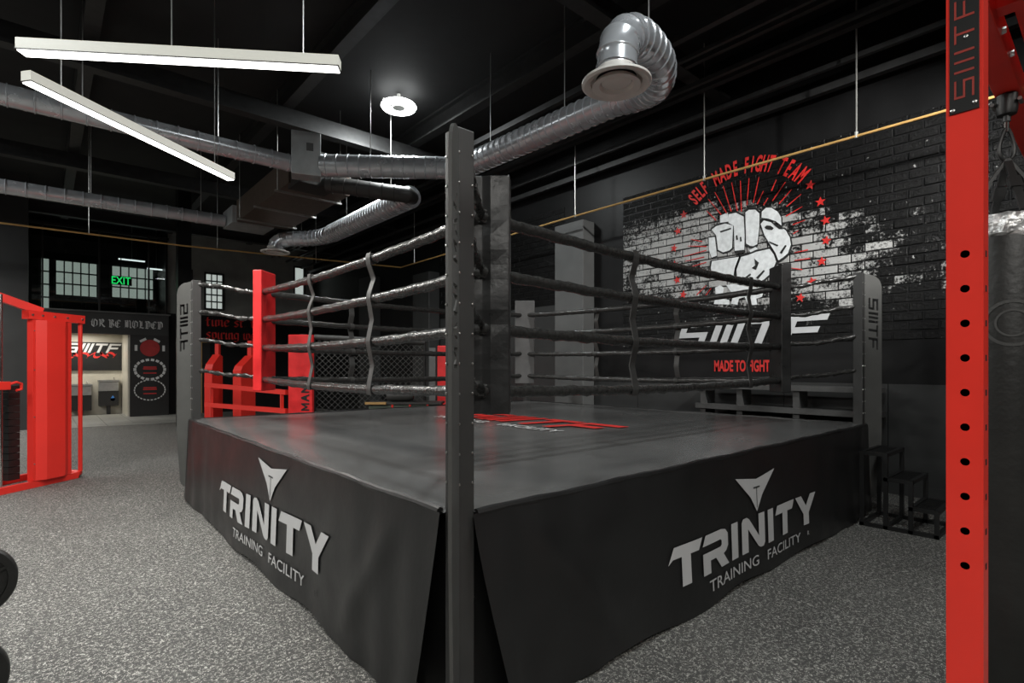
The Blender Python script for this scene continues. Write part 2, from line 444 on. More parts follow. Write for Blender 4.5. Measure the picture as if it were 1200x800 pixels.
# outlines of the wall print, in metres (y, z) on the mural wall
FIST_WHITE=[[(2.438, 3.538), (2.338, 3.531), (2.303, 3.24), (2.391, 3.222), (2.435, 3.35)], [(2.391, 3.653), (2.316, 3.692), (2.175, 3.704), (2.049, 3.65), (2.067, 3.318), (2.109, 3.288), (2.205, 3.274), (2.285, 3.325), (2.316, 3.551)], [(2.254, 3.837), (2.133, 3.863), (2.115, 3.721), (2.254, 3.732)], [(2.121, 3.832), (2.005, 3.83), (1.889, 3.748), (1.875, 3.469), (1.88, 3.259), (2.025, 3.268), (2.037, 3.642), (2.121, 3.705)], [(1.863, 3.805), (1.812, 3.83), (1.717, 3.812), (1.659, 3.744), (1.659, 3.567), (1.689, 3.31), (1.745, 3.289), (1.795, 3.303), (1.852, 3.347)], [(1.623, 3.764), (1.564, 3.805), (1.489, 3.789), (1.405, 3.716), (1.358, 3.626), (1.353, 3.512), (1.431, 3.587), (1.537, 3.647), (1.629, 3.677)], [(1.64, 3.591), (1.596, 3.632), (1.489, 3.582), (1.426, 3.51), (1.384, 3.467), (1.322, 3.458), (1.291, 3.425), (1.243, 3.326), (1.228, 3.223), (1.266, 3.112), (1.332, 3.062), (1.394, 3.031), (1.436, 3.145), (1.489, 3.24), (1.585, 3.416)], [(2.385, 3.167), (2.169, 3.17), (1.961, 3.167), (2.025, 3.011), (2.049, 2.871), (2.23, 2.9), (2.385, 2.966), (2.404, 3.064)], [(1.926, 3.162), (1.818, 3.173), (1.706, 3.2), (1.515, 3.212), (1.457, 3.121), (1.426, 3.019), (1.489, 2.871), (1.596, 2.787), (1.706, 2.745), (1.875, 2.787), (1.984, 2.834), (1.996, 2.978)], [(1.812, 3.239), (1.717, 3.273), (1.673, 3.238), (1.789, 3.207)], [(2.334, 2.754), (2.254, 2.78), (2.193, 2.738), (2.223, 2.573), (2.109, 2.544), (2.109, 2.475), (2.353, 2.503), (2.322, 2.641)], [(2.157, 2.775), (2.02, 2.77), (1.818, 2.702), (1.585, 2.659), (1.623, 2.543), (1.706, 2.523), (1.689, 2.438), (1.818, 2.438), (1.875, 2.567), (1.961, 2.547), (1.984, 2.459), (2.079, 2.484), (2.049, 2.613)]]
FIST_BLACK=[[(1.585, 3.531), (1.553, 3.552), (1.499, 3.536), (1.457, 3.495), (1.478, 3.472), (1.537, 3.489), (1.569, 3.506)], [(1.489, 3.582), (1.415, 3.535), (1.358, 3.508), (1.332, 3.454), (1.384, 3.467), (1.426, 3.51)], [(1.728, 3.103), (1.664, 3.038), (1.706, 2.939), (1.767, 2.975), (1.717, 3.007)], [(2.005, 3.488), (1.984, 3.495), (1.973, 3.425), (1.996, 3.423)], [(1.944, 3.454), (1.926, 3.462), (1.915, 3.392), (1.938, 3.39)], [(2.254, 3.604), (2.079, 3.622), (2.079, 3.599), (2.242, 3.578)], [(1.373, 3.135), (1.301, 3.23), (1.281, 3.216), (1.348, 3.115)], [(1.521, 3.322), (1.394, 3.246), (1.405, 3.226), (1.51, 3.293)], [(1.875, 2.849), (1.789, 2.9), (1.778, 2.876), (1.857, 2.825)], [(1.706, 2.828), (1.596, 2.924), (1.58, 2.905), (1.678, 2.802)]]
RAYS=[(2.48, 3.969, 2.322, 3.787), (2.448, 4.14, 2.236, 3.851), (2.338, 4.217, 2.145, 3.843), (2.205, 4.28, 2.079, 3.866), (2.073, 4.296, 1.984, 3.854), (1.938, 4.289, 1.923, 3.832), (1.809, 4.292, 1.84, 3.907), (1.664, 4.273, 1.747, 3.919), (1.602, 4.055, 1.692, 3.884), (1.537, 3.939, 1.602, 3.852), (1.423, 4.168, 1.489, 4.028), (1.301, 4.104, 1.476, 3.883), (1.218, 3.982, 1.384, 3.822), (1.094, 3.886, 1.286, 3.759), (1.081, 3.713, 1.294, 3.628), (1.045, 3.523, 1.205, 3.491), (1.131, 3.397, 1.2, 3.366), (2.742, 3.569, 2.551, 3.498), (2.793, 3.47, 2.48, 3.408), (2.861, 3.312, 2.48, 3.349), (2.844, 3.233, 2.512, 3.252), (2.759, 3.128, 2.48, 3.164), (2.642, 3.036, 2.448, 3.025), (2.48, 2.806, 2.642, 2.673), (2.4, 2.752, 2.528, 2.602), (1.489, 2.774, 1.41, 2.643), (1.18, 3.104, 1.009, 3.115), (1.18, 2.999, 0.985, 2.995), (1.23, 2.901, 1.081, 2.859)]
STARS=[(0.98, 3.979), (0.855, 3.726), (0.792, 3.466), (0.785, 3.2), (0.838, 2.935), (0.956, 2.682), (1.106, 2.479), (2.868, 3.986), (2.975, 3.744), (3.045, 3.476), (3.035, 3.208), (2.989, 2.949), (2.878, 2.703)]

# ================================================================== THE ROOM
W = 6.5
struct(MB().box((-9, -6, -.1), (6.5, 20.2, 0)).build('floor', 'floor'))
floor_o = bpy.data.objects['floor']
tile0 = None
for i in range(7):
    for j in range(7):
        if tile0 is None:
            tile0 = MB().box((-.295, -.295, 0), (.295, .295, .012)).build('tile', 'tile', floor_o, local=True); t = tile0
        else:
            t = tile0.copy(); COL.objects.link(t)
        t.location = (-1.5 + i*.6, 15.9 + j*.6, 0)

ceil_o = struct(MB().box((-9, -6, 6.2), (6.7, 20.4, 6.4)).build('ceiling', 'ceiling'))
for x in (-6, -3.4, -.8, 1.8, 4.2):
    MB().box((x-.09, -6, 5.86), (x+.09, 18.6, 5.9)).box((x-.012, -6, 5.9), (x+.012, 18.6, 6.16)).box((x-.09, -6, 6.16), (x+.09, 18.6, 6.2)).build('joist', 'ceilbeam', ceil_o)
for x, z, h in ((4.75, 5.62, .09), (5.0, 5.50, .05), (5.25, 5.56, .07), (5.5, 5.40, .06), (5.78, 5.46, .1), (6.05, 5.22, .06), (6.3, 5.06, .09)):
    MB().box((x-h/2, -6, z), (x+h/2, 18.6, z+h)).build('conduit_run', 'ceilbeam', ceil_o)
for y in (-2.5, 2.2, 7.4, 12.2, 16.8):
    MB().box((-9, y-.1, 5.55), (6.5, y+.1, 5.6)).box((-9, y-.015, 5.6), (6.5, y+.015, 5.86)).build('girder', 'ceilbeam', ceil_o)

struct(MB().box((-9.2, -6, 0), (-9, 20.4, 6.2)).build('wall_left', 'wall'))
struct(MB().box((-9.2, -6.2, 0), (6.7, -6, 6.2)).build('wall_front', 'wall'))
wall_r = struct(MB().box((6.5, -6, 0), (6.7, 18.6, 6.2)).build('wall_right', 'wall'))
wall_b = struct(MB().box((1.75, 18.6, 0), (6.7, 18.8, 3.28)).build('wall_back', 'wall'))
MB().box((1.75, 18.6, 3.28), (6.7, 18.8, 6.2)).build('upper_plaster', 'greywall', wall_b)
struct(MB().box((-9, 20.2, 2.62), (1.75, 20.4, 6.2)).build('wall_rear', 'wall'))
MB().box((-9, 20.19, 0), (1.75, 20.4, 2.62)).build('tiled_dado', 'cream', bpy.data.objects['wall_rear'])
struct(MB().box((-9, 18.3, 0), (-1.6, 18.6, 2.55)).build('wall_alcove', 'wall'))
struct(MB().box((-1.6, 18.6, 0), (-1.58, 20.19, 2.6)).build('wall_alcove_left', 'cream'))
struct(MB().box((.70, 18.45, 0), (.74, 20.19, 2.6)).build('wall_alcove_right', 'cream'))
struct(MB().box((1.72, 18.55, 0), (1.76, 20.2, 6.2)).build('wall_mezzanine', 'wall'))
struct(MB().box((-9, 18.6, 2.62), (1.72, 20.19, 2.7)).build('ceiling_alcove', 'cream'))
struct(MB().box((6.482, -6, 0), (6.5, 4.75, .13)).build('baseboard_right', 'wains'))

# wall panels, pillars and bricks of the mural wall
y = -6.
while y < 4.7:
    y1 = min(y + 1.22, 4.72)
    MB().box((6.486, y + .004, .13), (6.5, y1 - .004, 1.33)).build('wall_panel', 'wains', wall_r); y = y1
for a, b in ((5.46, 6.9), (6.9, 8.4), (8.4, 9.9)):
    MB().box((6.484, a + .006, 0), (6.5, b - .006, 2.78)).build('wall_panel', 'wains', wall_r)
for a, b, z in ((4.74, 5.46, 4.25), (9.95, 10.75, 4.0), (13.2, 14.0, 4.3)):
    MB().box((6.18, a, 0), (6.5, b, z)).build('pillar', 'pillar' if a < 6 else 'wains', wall_r, bevel=.01)  # darker material on the far pillars stands in for dimmer light there
BH, BL_ = .112, .30
spots = []
for (ya, yb, za, zb) in ((-1.75, 4.08, 1.86, 4.62), (5.48, 9.92, 2.80, 4.70)):
    row = 0; z = za
    while z + BH < zb + .01:
        yy = ya - (BL_ / 2 if row % 2 else 0)
        while yy < yb:
            a, b = max(yy, ya), min(yy + BL_, yb)
            if b - a > .05: spots.append((a, b, z))
            yy += BL_
        z += BH; row += 1
full = [s for s in spots if s[1] - s[0] > BL_ - .01]
vis = sorted(full, key=lambda s: ((s[0] - .9) / 2.0) ** 2 + ((s[2] - 3.15)) ** 2)[:300]
vs_ = set(vis)
bproto = None
def brick_mesh(mb, a, b, z, d):
    g = .007; x0, x1 = W - d, W; e = .006
    A = [(x1, a+g, z+g), (x1, b-g, z+g), (x1, b-g, z+BH-g), (x1, a+g, z+BH-g)]
    B = [(x0, a+g+e, z+g+e), (x0, b-g-e, z+g+e), (x0, b-g-e, z+BH-g-e), (x0, a+g+e, z+BH-g-e)]
    mb.add(A + B, [(4,5,6,7),(0,1,5,4),(1,2,6,5),(2,3,7,6),(3,0,4,7)])
variants = []
for k in range(5):
    mb = MB(); brick_mesh(mb, -BL_/2, BL_/2, 0, .006 + .002*k)
    for i in range(4, 8): mb.v[i] += V((random.uniform(-.002, .001), random.uniform(-.003, .003), random.uniform(-.003, .003)))
    variants.append(mb)
meshes = []
for s in vis:
    k = random.randrange(5)
    while len(meshes) < 5:
        o = variants[len(meshes)].build('brick', 'brick', wall_r, local=True); meshes.append(o.data); bpy.data.objects.remove(o)
    o = bpy.data.objects.new('brick', meshes[k]); COL.objects.link(o); o.parent = wall_r
    o.location = (0, (s[0] + s[1]) / 2, s[2])
mb = MB()
for s in spots:
    if s not in vs_: brick_mesh(mb, s[0], s[1], s[2], random.choice((.006, .008, .010, .012)))
mb.build('distant_bricks', 'brick', wall_r, kind='stuff')

# mural prints on the bricks (flat paint): u runs to the viewer's right (towards -y), v up
MX = 6.485
def mural(name, loops_yz, mat, d=.004, x=MX, parent=wall_r):
    mb = MB()
    for l in loops_yz: mb.prism([[(-p[0], p[1]) for p in l]], (x, 0, 0), (0, -1, 0), (0, 0, 1), d, back=False)
    return mb.build(name, mat, parent)
fist = mural('fist_print', FIST_WHITE, 'mural_white')
fist['label'] = 'white clenched fist painted on the dark bricks'
mural('fist_shading', FIST_BLACK, 'mural_black', x=MX - .004, parent=fist)
for l in FIST_WHITE[:10]:
    mural('fist_outline', [[(sum(p[0] for p in l)/len(l) + (q[0]-sum(p[0] for p in l)/len(l))*1.13, sum(p[1] for p in l)/len(l) + (q[1]-sum(p[1] for p in l)/len(l))*1.13) for q in l]], 'mural_black', d=.002, parent=fist)
for (a, b, c, d) in RAYS:
    p, q = V((a, b)), V((c, d)); n = (q - p).normalized(); n = V((-n.y, n.x)) * .008
    mural('ray', [[tuple(p+n*.5), tuple(p-n*.5), tuple(q-n), tuple(q+n)]], 'mural_red')
for k, (a, b) in enumerate(STARS):
    mural('star', [star(a, b, .066, .2*(k % 3 - 1))], 'mural_red', d=.006)
words = [('SELF', 132.5, 120.8), ('MADE', 110.3, 94.9), ('FIGHT', 86.6, 68.8), ('TEAM', 60.6, 44.0)]
for wd, a0, a1 in words:
    mb = MB()
    for i, ch in enumerate(wd):
        an = radians(a0 + (a1 - a0) * i / (len(wd) - 1))
        c = V((MX, 1.915 - 1.15*cos(an), 3.33 + 1.15*sin(an)))
        up = V((0, -cos(an), sin(an))); rt = V((0, -sin(an), -cos(an)))
        mb.tris(text2d(ch, .31, .032, .40), c, rt, up, .006)
    mb.build('arched_lettering', 'mural_red', wall_r)
mb = MB()
for l in siiitf(.30, .535): mb.prism([[(x*1.0, y*.40) for x, y in l]], (MX, 3.03, 1.84), (0, -1, 0), (0, 0, 1), .006, back=False)
mb.build('club_logo', 'mural_grey', wall_r)
MB().tris(text2d('MADE TO FIGHT', .225, .034, .50), (MX + .01, 1.935, 1.545), (0, -1, 0), (0, 0, 1), .006).build('motto_lettering', 'mural_red', wall_r)

# back of the hall: header, alcove panel, banner wall, glass, windows
hd = MB().box((-9, 18.3, 2.53), (1.75, 18.6, 3.17)).build('header_sign', 'wains', loc=(-3.6, 18.45, 2.53))
tag(hd, 'long charcoal header board with white blackletter words above the drinking fountains', 'sign')
hd['label'] = 'charcoal header board with white blackletter OR BE MOLDED above the alcove'
vf = blackletter('OR BE MOLDED')
sc = 1.80 / vf[2]
MB().tris(([(x*sc, y*.235) for x, y in vf[0]], vf[1]), (-.20, 18.297, 2.735), (1,0,0), (0,0,1), .003).build('lettering', 'print', hd)
MB().box((-9, 18.24, 3.17), (1.80, 18.62, 3.21)).build('ledge', 'pillar', hd)
lp = MB().box((-1.58, 20.12, 1.43), (.70, 20.18, 2.34)).build('logo_panel', 'black', loc=(-.44, 20.15, 1.43))
tag(lp, 'black alcove panel with slanted white logo and red script over the fountains', 'panel')
mb = MB()
for l in siiitf(.35, .34): mb.prism([[(x, y*.30) for x, y in l]], (-.78, 20.119, 2.0), (1,0,0), (0,0,1), .006, back=False)
mb.build('logo', 'print', lp)
mb = MB(); pts = []
for i in range(60):                           # illegible brush script: one looping stroke
    u = i/59; pts.append((-.78 + 1.35*u + .05*sin(u*50), 20.112, 1.90 + .10*u*.4 + .075*sin(u*38)))
for p, q in zip(pts, pts[1:]):
    p, q = V(p), V(q); nb = V((.022, 0, .028)); mb.add([p-nb, p+nb, q+nb, q-nb], [(0,1,2,3)])
mb.build('brush_script', 'redprint', lp)
bn = MB().box((.74, 18.28, 0), (1.75, 18.6, 2.53)).build('banner_wall', 'black', loc=(1.25, 18.44, 0))
tag(bn, 'black banner column with three round emblems right of the fountain alcove', 'banner')
bn['label'] = 'black banner column with three round emblems beside the drinking fountains'
for k, (cz, nseg, r) in enumerate(((2.13, 6, .36), (1.46, 18, .39), (.82, 26, .40))):
    mb = MB()
    for i in range(nseg):
        a = 2*pi*i/nseg
        if k == 0 and .2 < a < pi - .2 and i != 0: continue
        c = V((1.25 + cos(a - (.0))*r, 18.277, cz + sin(a if k else -a)*r*.78))
        w_ = (.09, .045, .03)[k]; h_ = (.035, .036, .016)[k]
        t = V((-sin(a), 0, cos(a) if k else -cos(a)))
        u = V((cos(a), 0, sin(a) if k else -sin(a)))
        mb.add([c - t*w_ - u*h_, c + t*w_ - u*h_, c + t*w_ + u*h_, c - t*w_ + u*h_], [(0,1,2,3)])
    mb.build('emblem_ring', 'print', bn, kind='stuff')
    mb = MB()
    if k == 0: mb.lathe([(.0, .006), (.26, .006), (.26, 0)], (1.25, 18.28, cz), (0,-1,0), 24)
    else:
        for dz, hw, hh in ((.075, .17, .02), (.02, .18, .02), (-.11, .17, .018)):
            mb.box((1.25-hw, 18.272, cz+dz-hh), (1.25+hw, 18.28, cz+dz+hh))
    mb.build('emblem_centre', M('dull_red_print_%d' % k, (.45, .025, .025) if k else (.34, .02, .02), .6), bn)

def fountain(x, z, w_, label):
    f = thing('drinking_fountain', label, 'drinking fountain', (x, 20.0, 0), group='drinking fountains in the alcove')
    MB().box((x-w_/2, 19.86, z-.30), (x+w_/2, 20.18, z)).build('basin_body', 'steel', f, bevel=.015)
    MB().box((x-w_/2-.02, 19.82, z), (x+w_/2+.02, 20.18, z+.06)).build('top_tray', 'steel', f, bevel=.012)
    MB().tube([(x+w_*.3, 20.08, z+.05), (x+w_*.3, 20.08, z+.11), (x+w_*.26, 20.0, z+.13)], .012, 8).build('spout', 'chrome', f)
    MB().box((x-w_/2, 19.88, z-.78), (x+w_/2, 20.18, z-.30)).build('lower_cabinet', 'black', f)
    return f
f1 = fountain(-.36, .94, .52, 'lower steel drinking fountain on the left of the alcove')
f2 = fountain(.34, 1.06, .52, 'taller steel drinking fountain with a blue drop sticker')
MB().lathe([(.0, 0), (.065, 0), (.065, .004)], (.44, 19.88, .50), (0,-1,0), 16).prism([[(-.05, .03), (.05, .03), (0, .12)]], (.44, 19.88, .50), (1,0,0), (0,0,1), .004).build('drop_sticker', 'blue', f2)
for f in (f1, f2): MB().box((ORG[f.name].x-.05, 19.95, 0), (ORG[f.name].x+.05, 20.15, .3)).build('pedestal', 'black', f)

glass_root = thing('glass_partition', 'tall dark glass partition standing on the ledge above the header board', 'glass partition', (-1.2, 18.45, 3.21))
xs = [-5.12, -3.84, -2.56, -1.28, 0.0, 1.24, 1.70]
for a, b in zip(xs, xs[1:]):
    MB().box((a+.015, 18.444, 3.23), (b-.015, 18.456, 5.6)).build('pane', 'glass', glass_root)
for a in xs: MB().box((a-.022, 18.42, 3.21), (a+.022, 18.48, 5.64)).build('mullion', 'black', glass_root)
MB().box((-5.14, 18.42, 5.60), (1.77, 18.48, 5.68)).build('top_rail', 'black', glass_root)

wn = [0]
def window(x0, x1, z0, z1, y, nx, nz, bright=True):
    wn[0] += 1
    fr = MB()
    fr.box((x0-.05, y-.05, z0-.05), (x1+.05, y, z0)).box((x0-.05, y-.05, z1), (x1+.05, y, z1+.05)).box((x0-.05, y-.05, z0), (x0, y, z1)).box((x1, y-.05, z0), (x1+.05, y, z1))
    o = struct(fr.build('window_%d' % wn[0], 'black'))
    dx, dz = (x1-x0)/nx, (z1-z0)/nz
    for i in range(nx):
        for j in range(nz):
            MB().box((x0+i*dx+.012, y-.012, z0+j*dz+.012), (x0+(i+1)*dx-.012, y-.004, z0+(j+1)*dz-.012)).build('pane', 'pane', o)
    mb = MB()
    for i in range(1, nx): mb.box((x0+i*dx-.017, y-.03, z0), (x0+i*dx+.017, y-.004, z1))
    for j in range(1, nz): mb.box((x0, y-.034, z0+j*dz-.022), (x1, y-.004, z0+j*dz+.022))
    mb.build('glazing_bars', 'black', o)
    return o
window(-.97, .05, 3.80, 4.88, 20.19, 5, 3)
window(.44, 1.58, 3.84, 4.88, 20.19, 5, 3)
window(-1.32, -1.12, 3.3, 4.9, 20.19, 1, 4)
window(2.86, 3.36, 3.52, 4.68, 18.59, 3, 5)
window(2.26, 2.42, 4.1, 4.72, 18.59, 1, 3)
window(5.80, 6.12, 4.15, 5.25, 18.59, 1, 2)
ex = MB().box((.30, 19.0, 4.12), (.86, 19.05, 4.40)).build('exit_sign', 'black', loc=(.58, 19.02, 4.12))
tag(ex, 'green lit EXIT sign hanging behind the glass partition', 'exit sign')
MB().tris(text2d('EXIT', .34, .014, .72), (.58, 18.998, 4.245), (1,0,0), (0,0,1), .004).build('lettering', 'green', ex)
MB().cyl((.58, 19.025, 4.4), (.58, 19.025, 6.2), .012, 8).build('hanger', 'black', ex)
for x, y_, l, z_ in ((1.55, 19.3, .5, 4.75), (.9, 19.4, .7, 4.98)):
    o = MB().box((x-l/2, y_-.03, z_), (x+l/2, y_+.03, z_+.04)).build('far_strip_lamp', 'lampfar', loc=(x, y_, z_))
    tag(o, 'short strip lamp glowing behind the glass %s' % ('near the right mullion' if x > 1.2 else 'above the EXIT sign'), 'lamp', 'strip lamps behind the glass')
    MB().cyl((x, y_, z_+.04), (x, y_, 6.2), .006, 6).build('hanger', 'wire', o)

d1 = struct(MB().box((2.74, 18.56, .0), (2.98, 18.6, 2.36)).build('door_1', 'black'))
MB().box((2.60, 18.53, 0), (2.74, 18.6, 2.5)).box((2.74, 18.53, 2.36), (2.98, 18.6, 2.5)).build('door_frame', 'wood', d1)

# red blackletter motto on the back wall
for s, z, w_, nm in (('time st. tim', 2.93, 1.95, 'motto_lettering'), ('spiring we fo', 2.50, 2.0, 'motto_lettering')):
    vf = blackletter(s); k = w_ / vf[2]
    MB().tris(([(x*k, y*.36) for x, y in vf[0]], vf[1]), (2.86, 18.597, z), (1,0,0), (0,0,1), .006).build(nm, 'redprint', wall_b)

# columns standing in the hall
for (x, y_, w_, mt) in ((-1.79, 15.95, .5, 'wains'), (1.5, 14.4, .3, 'wall')):
    struct(MB().box((x-w_/2, y_-w_/2, 0), (x+w_/2, y_+w_/2, 6.2)).build('trim_%d' % (1 if x < 0 else 2), mt))

# ================================================================== THE RING
S, H = 5.3, .936
RI = .60                                    # rope inset
ring = thing('boxing_ring', 'large black boxing ring with four rope rows and printed skirts', 'boxing ring', (S/2, S/2, 0))
MB().box((.10, .10, 0), (S-.10, S-.10, H-.03)).build('platform_frame', 'frame', ring)
# canvas
mb = MB(); n = 56
for i in range(n+1):
    for j in range(n+1):
        x, y_ = S*i/n, S*j/n
        z = H + .0025*sin(3.1*x + 1.3*y_) + .002*sin(5.3*y_ - 2.2*x)
        c = math.hypot(x, y_)
        z += .006 * math.exp(-(c/.9)**2) * sin(26*(x - y_))
        e = min(x, y_, S-x, S-y_)
        if e < .02: z -= .012
        mb.v.append(V((x, y_, z)))
for i in range(n):
    for j in range(n):
        k = i*(n+1) + j
        if i < 1 and j < 1: continue
        mb.f.append([k, k+n+1, k+n+2, k+1])
canvas = mb.build('canvas', 'canvas', ring, smooth=True)
canvas['label'] = 'dark grey vinyl canvas with a red club logo'
mb = MB()
for l in siiitf(.25, .54): mb.prism([[(x, y*.60) for x, y in l]], (2.50, 3.72, H + .008), (0, -1, 0), (1, 0, 0), .002, back=False)
mb.build('canvas_logo', 'redprint', canvas)
for wd, cy_ in (('TRAINING', 3.2), ('FACILITY', 2.05)): MB().tris(text2d(wd, .20, .006, 1.05), (2.30, cy_, H + .008), (0, -1, 0), (1, 0, 0), .002).build('canvas_lettering', 'print', canvas)

# rolled hem along the four edges
for a, b in (((.1, 0), (S-.04, 0)), ((0, .12), (0, S-.04)), ((S, .04), (S, S-.04)), ((.04, S), (S-.04, S))):
    pts = []
    for i in range(61):
        u = i/60; pts.append((a[0] + (b[0]-a[0])*u, a[1] + (b[1]-a[1])*u, H - .012 + .003*sin(u*40)))
    MB().tube(pts, .017, 8, rf=lambda i, j: .017 + .002*sin(i*1.9)).build('hem', 'skirt', ring, smooth=True)

def disp(s, v, ph):
    d = .014 + .035*v + .006*sin(6.5*s + ph)*(.3 + v) + .012*v*sin(2.3*s + ph*2)
    d += .020*math.exp(-((s-.75)/.45)**2) * sin(pi*min(1, v*1.1))
    d += .030*math.exp(-((s - .35 - .75*v)/.085)**2) * max(0, v)*(1 - v)*3
    d += .005*sin(19*s + 3*sin(2.1*s) + ph)*(.25 + v)*min(1, max(0, abs(s - 2.55) - 1.3)/.4)
    d += .010*math.exp(-((S - s - .25 - .35*v)/.06)**2) * (1 - v)
    return d
SK = {}
def skirt(o, t, nrm, c0, c1, ph, flare=0.):
    o, t, nrm = V(o), V(t), V(nrm); mb = MB(); ns, nv = 110, 14
    for i in range(ns+1):
        for j in range(nv+1):
            v = j/nv; s0 = c0[0] + (c0[1]-c0[0])*v**1.2; s1 = S - (c1[0] + (c1[1]-c1[0])*v)
            s = s0 + (s1-s0)*i/ns
            q = disp(s, v, ph) + flare*v*math.exp(-((s-s0)/.12)**2)
            z = (H - .016)*(1-v) + .004 + (.03*(1 + sin(5*s+ph))*.5*v*v)
            mb.v.append(o + t*s + nrm*q + V((0,0,z)))
    for i in range(ns):
        for j in range(nv):
            k = i*(nv+1)+j; mb.f.append([k, k+1, k+nv+2, k+nv+1])
    return mb.build('skirt', 'skirt', ring, smooth=True)
def onskirt(mb0, o, t, nrm, ph, rdir):
    """lay flat lettering (u along the side, z up) onto the hanging skirt"""
    out = MB()
    bm = bmesh.new(); me = bpy.data.meshes.new('x'); me.from_pydata(mb0.v, [], mb0.f); bm.from_mesh(me)
    for _ in range(2):
        es = [e for e in bm.edges if e.calc_length() > .10]
        if es: bmesh.ops.subdivide_edges(bm, edges=es, cuts=1)
    bmesh.ops.triangulate(bm, faces=bm.faces)
    bm.verts.index_update()
    for v in bm.verts:
        s, z = v.co.x, v.co.y; vv = 1 - z/(H-.016)
        out.v.append(V(o) + V(t)*s + V(nrm)*(disp(s, vv, ph) + .009) + V((0,0,z)))
    out.f = [[v.index for v in f.verts] for f in bm.faces]
    bm.free(); bpy.data.meshes.remove(me)
    return out
def flat(loops, f):
    mb = MB()
    for l in loops:
        l3 = [V((p[0], p[1], 0)) for p in l]
        mb.add([V((*f(p[0], p[1]), 0)) for p in l], [list(t) for t in tessellate_polygon([l3])])
    return mb
EMB = [(-.31, .268), (0, .225), (.31, .268), (.10, .10), (.085, .085), (0, -.03), (-.085, .085), (-.10, .10)]
sides = [((0,0,0), (0,1,0), (-1,0,0), (.10, .22), (-.02, -.04), .4, .02),
         ((0,0,0), (1,0,0), (0,-1,0), (.075, .27), (-.02, -.04), 2.1, .03),
         ((S,0,0), (0,1,0), (1,0,0), (.05, .10), (.05, .08), 3.3, 0),
         ((0,S,0), (1,0,0), (0,1,0), (.05, .10), (.05, .08), 4.7, 0)]
for k, (o, t, nr, c0, c1, ph, fl) in enumerate(sides):
    sk = skirt(o, t, nr, c0, c1, ph, fl)
    if k > 1: continue
    if k == 0:
        g = lambda x, y_: (3.72 - (x/6.48)*2.53, .235 + .26*y_ + .075*(x/6.48))
        e = lambda x, y_: (2.27 - x*1.05, .595 + y_*.92)
        sub_, tc, tr, sw = ('TRAINING', 'FACILITY'), ((2.775, .165), (1.935, .165)), -1, 1.55
        reg = (1.40, .165)
    else:
        g = lambda x, y_: (1.47 + (x/6.48)*2.26, .222 + .245*y_)
        e = lambda x, y_: (2.64 + x, .515 + y_*.92)
        sub_, tc, tr, sw = ('TRAINING', 'FACILITY'), ((2.285, .135), (3.10, .135)), 1, 1.52
        reg = (3.56, .135)
    mb = flat([[(x + dx, y_) for x, y_ in gl] for gl, dx, _ in TRI], g)
    onskirt(mb, o, t, nr, ph, 1).build('logo_letters', 'print', sk)
    onskirt(flat([EMB], e), o, t, nr, ph, 1).build('logo_emblem', 'print', sk)
    ln = flat([[(-.004, .16), (.004, .16), (.004, -.0), (-.004, .0)], [(-.05, .155), (.05, .155), (.05, .167), (-.05, .167)]], e)
    q = onskirt(ln, o, t, nr, ph, 1)
    for i in range(len(q.v)): q.v[i] += V(nr)*.002
    q.build('emblem_line', 'printdark', sk)
    for wd, q_ in zip(sub_, tc):
        ti = text2d(wd, .105, .003, sw)
        mb = MB().add([V((q_[0] + tr*x, q_[1] + y_ + (.02*(2.33 - q_[0] + x) if k == 0 else 0), 0)) for x, y_ in ti[0]], ti[1])
        onskirt(mb, o, t, nr, ph, 1).build('logo_subtitle', 'print', sk)
    tr_ = text2d('R', .05, .001, 1.2)
    mb = MB().add([V((reg[0] + tr*x, reg[1] + .01 + y_, 0)) for x, y_ in tr_[0]], tr_[1])
    onskirt(mb, o, t, nr, ph, 1).build('logo_mark', 'printdark' if k == 0 else 'print', sk)

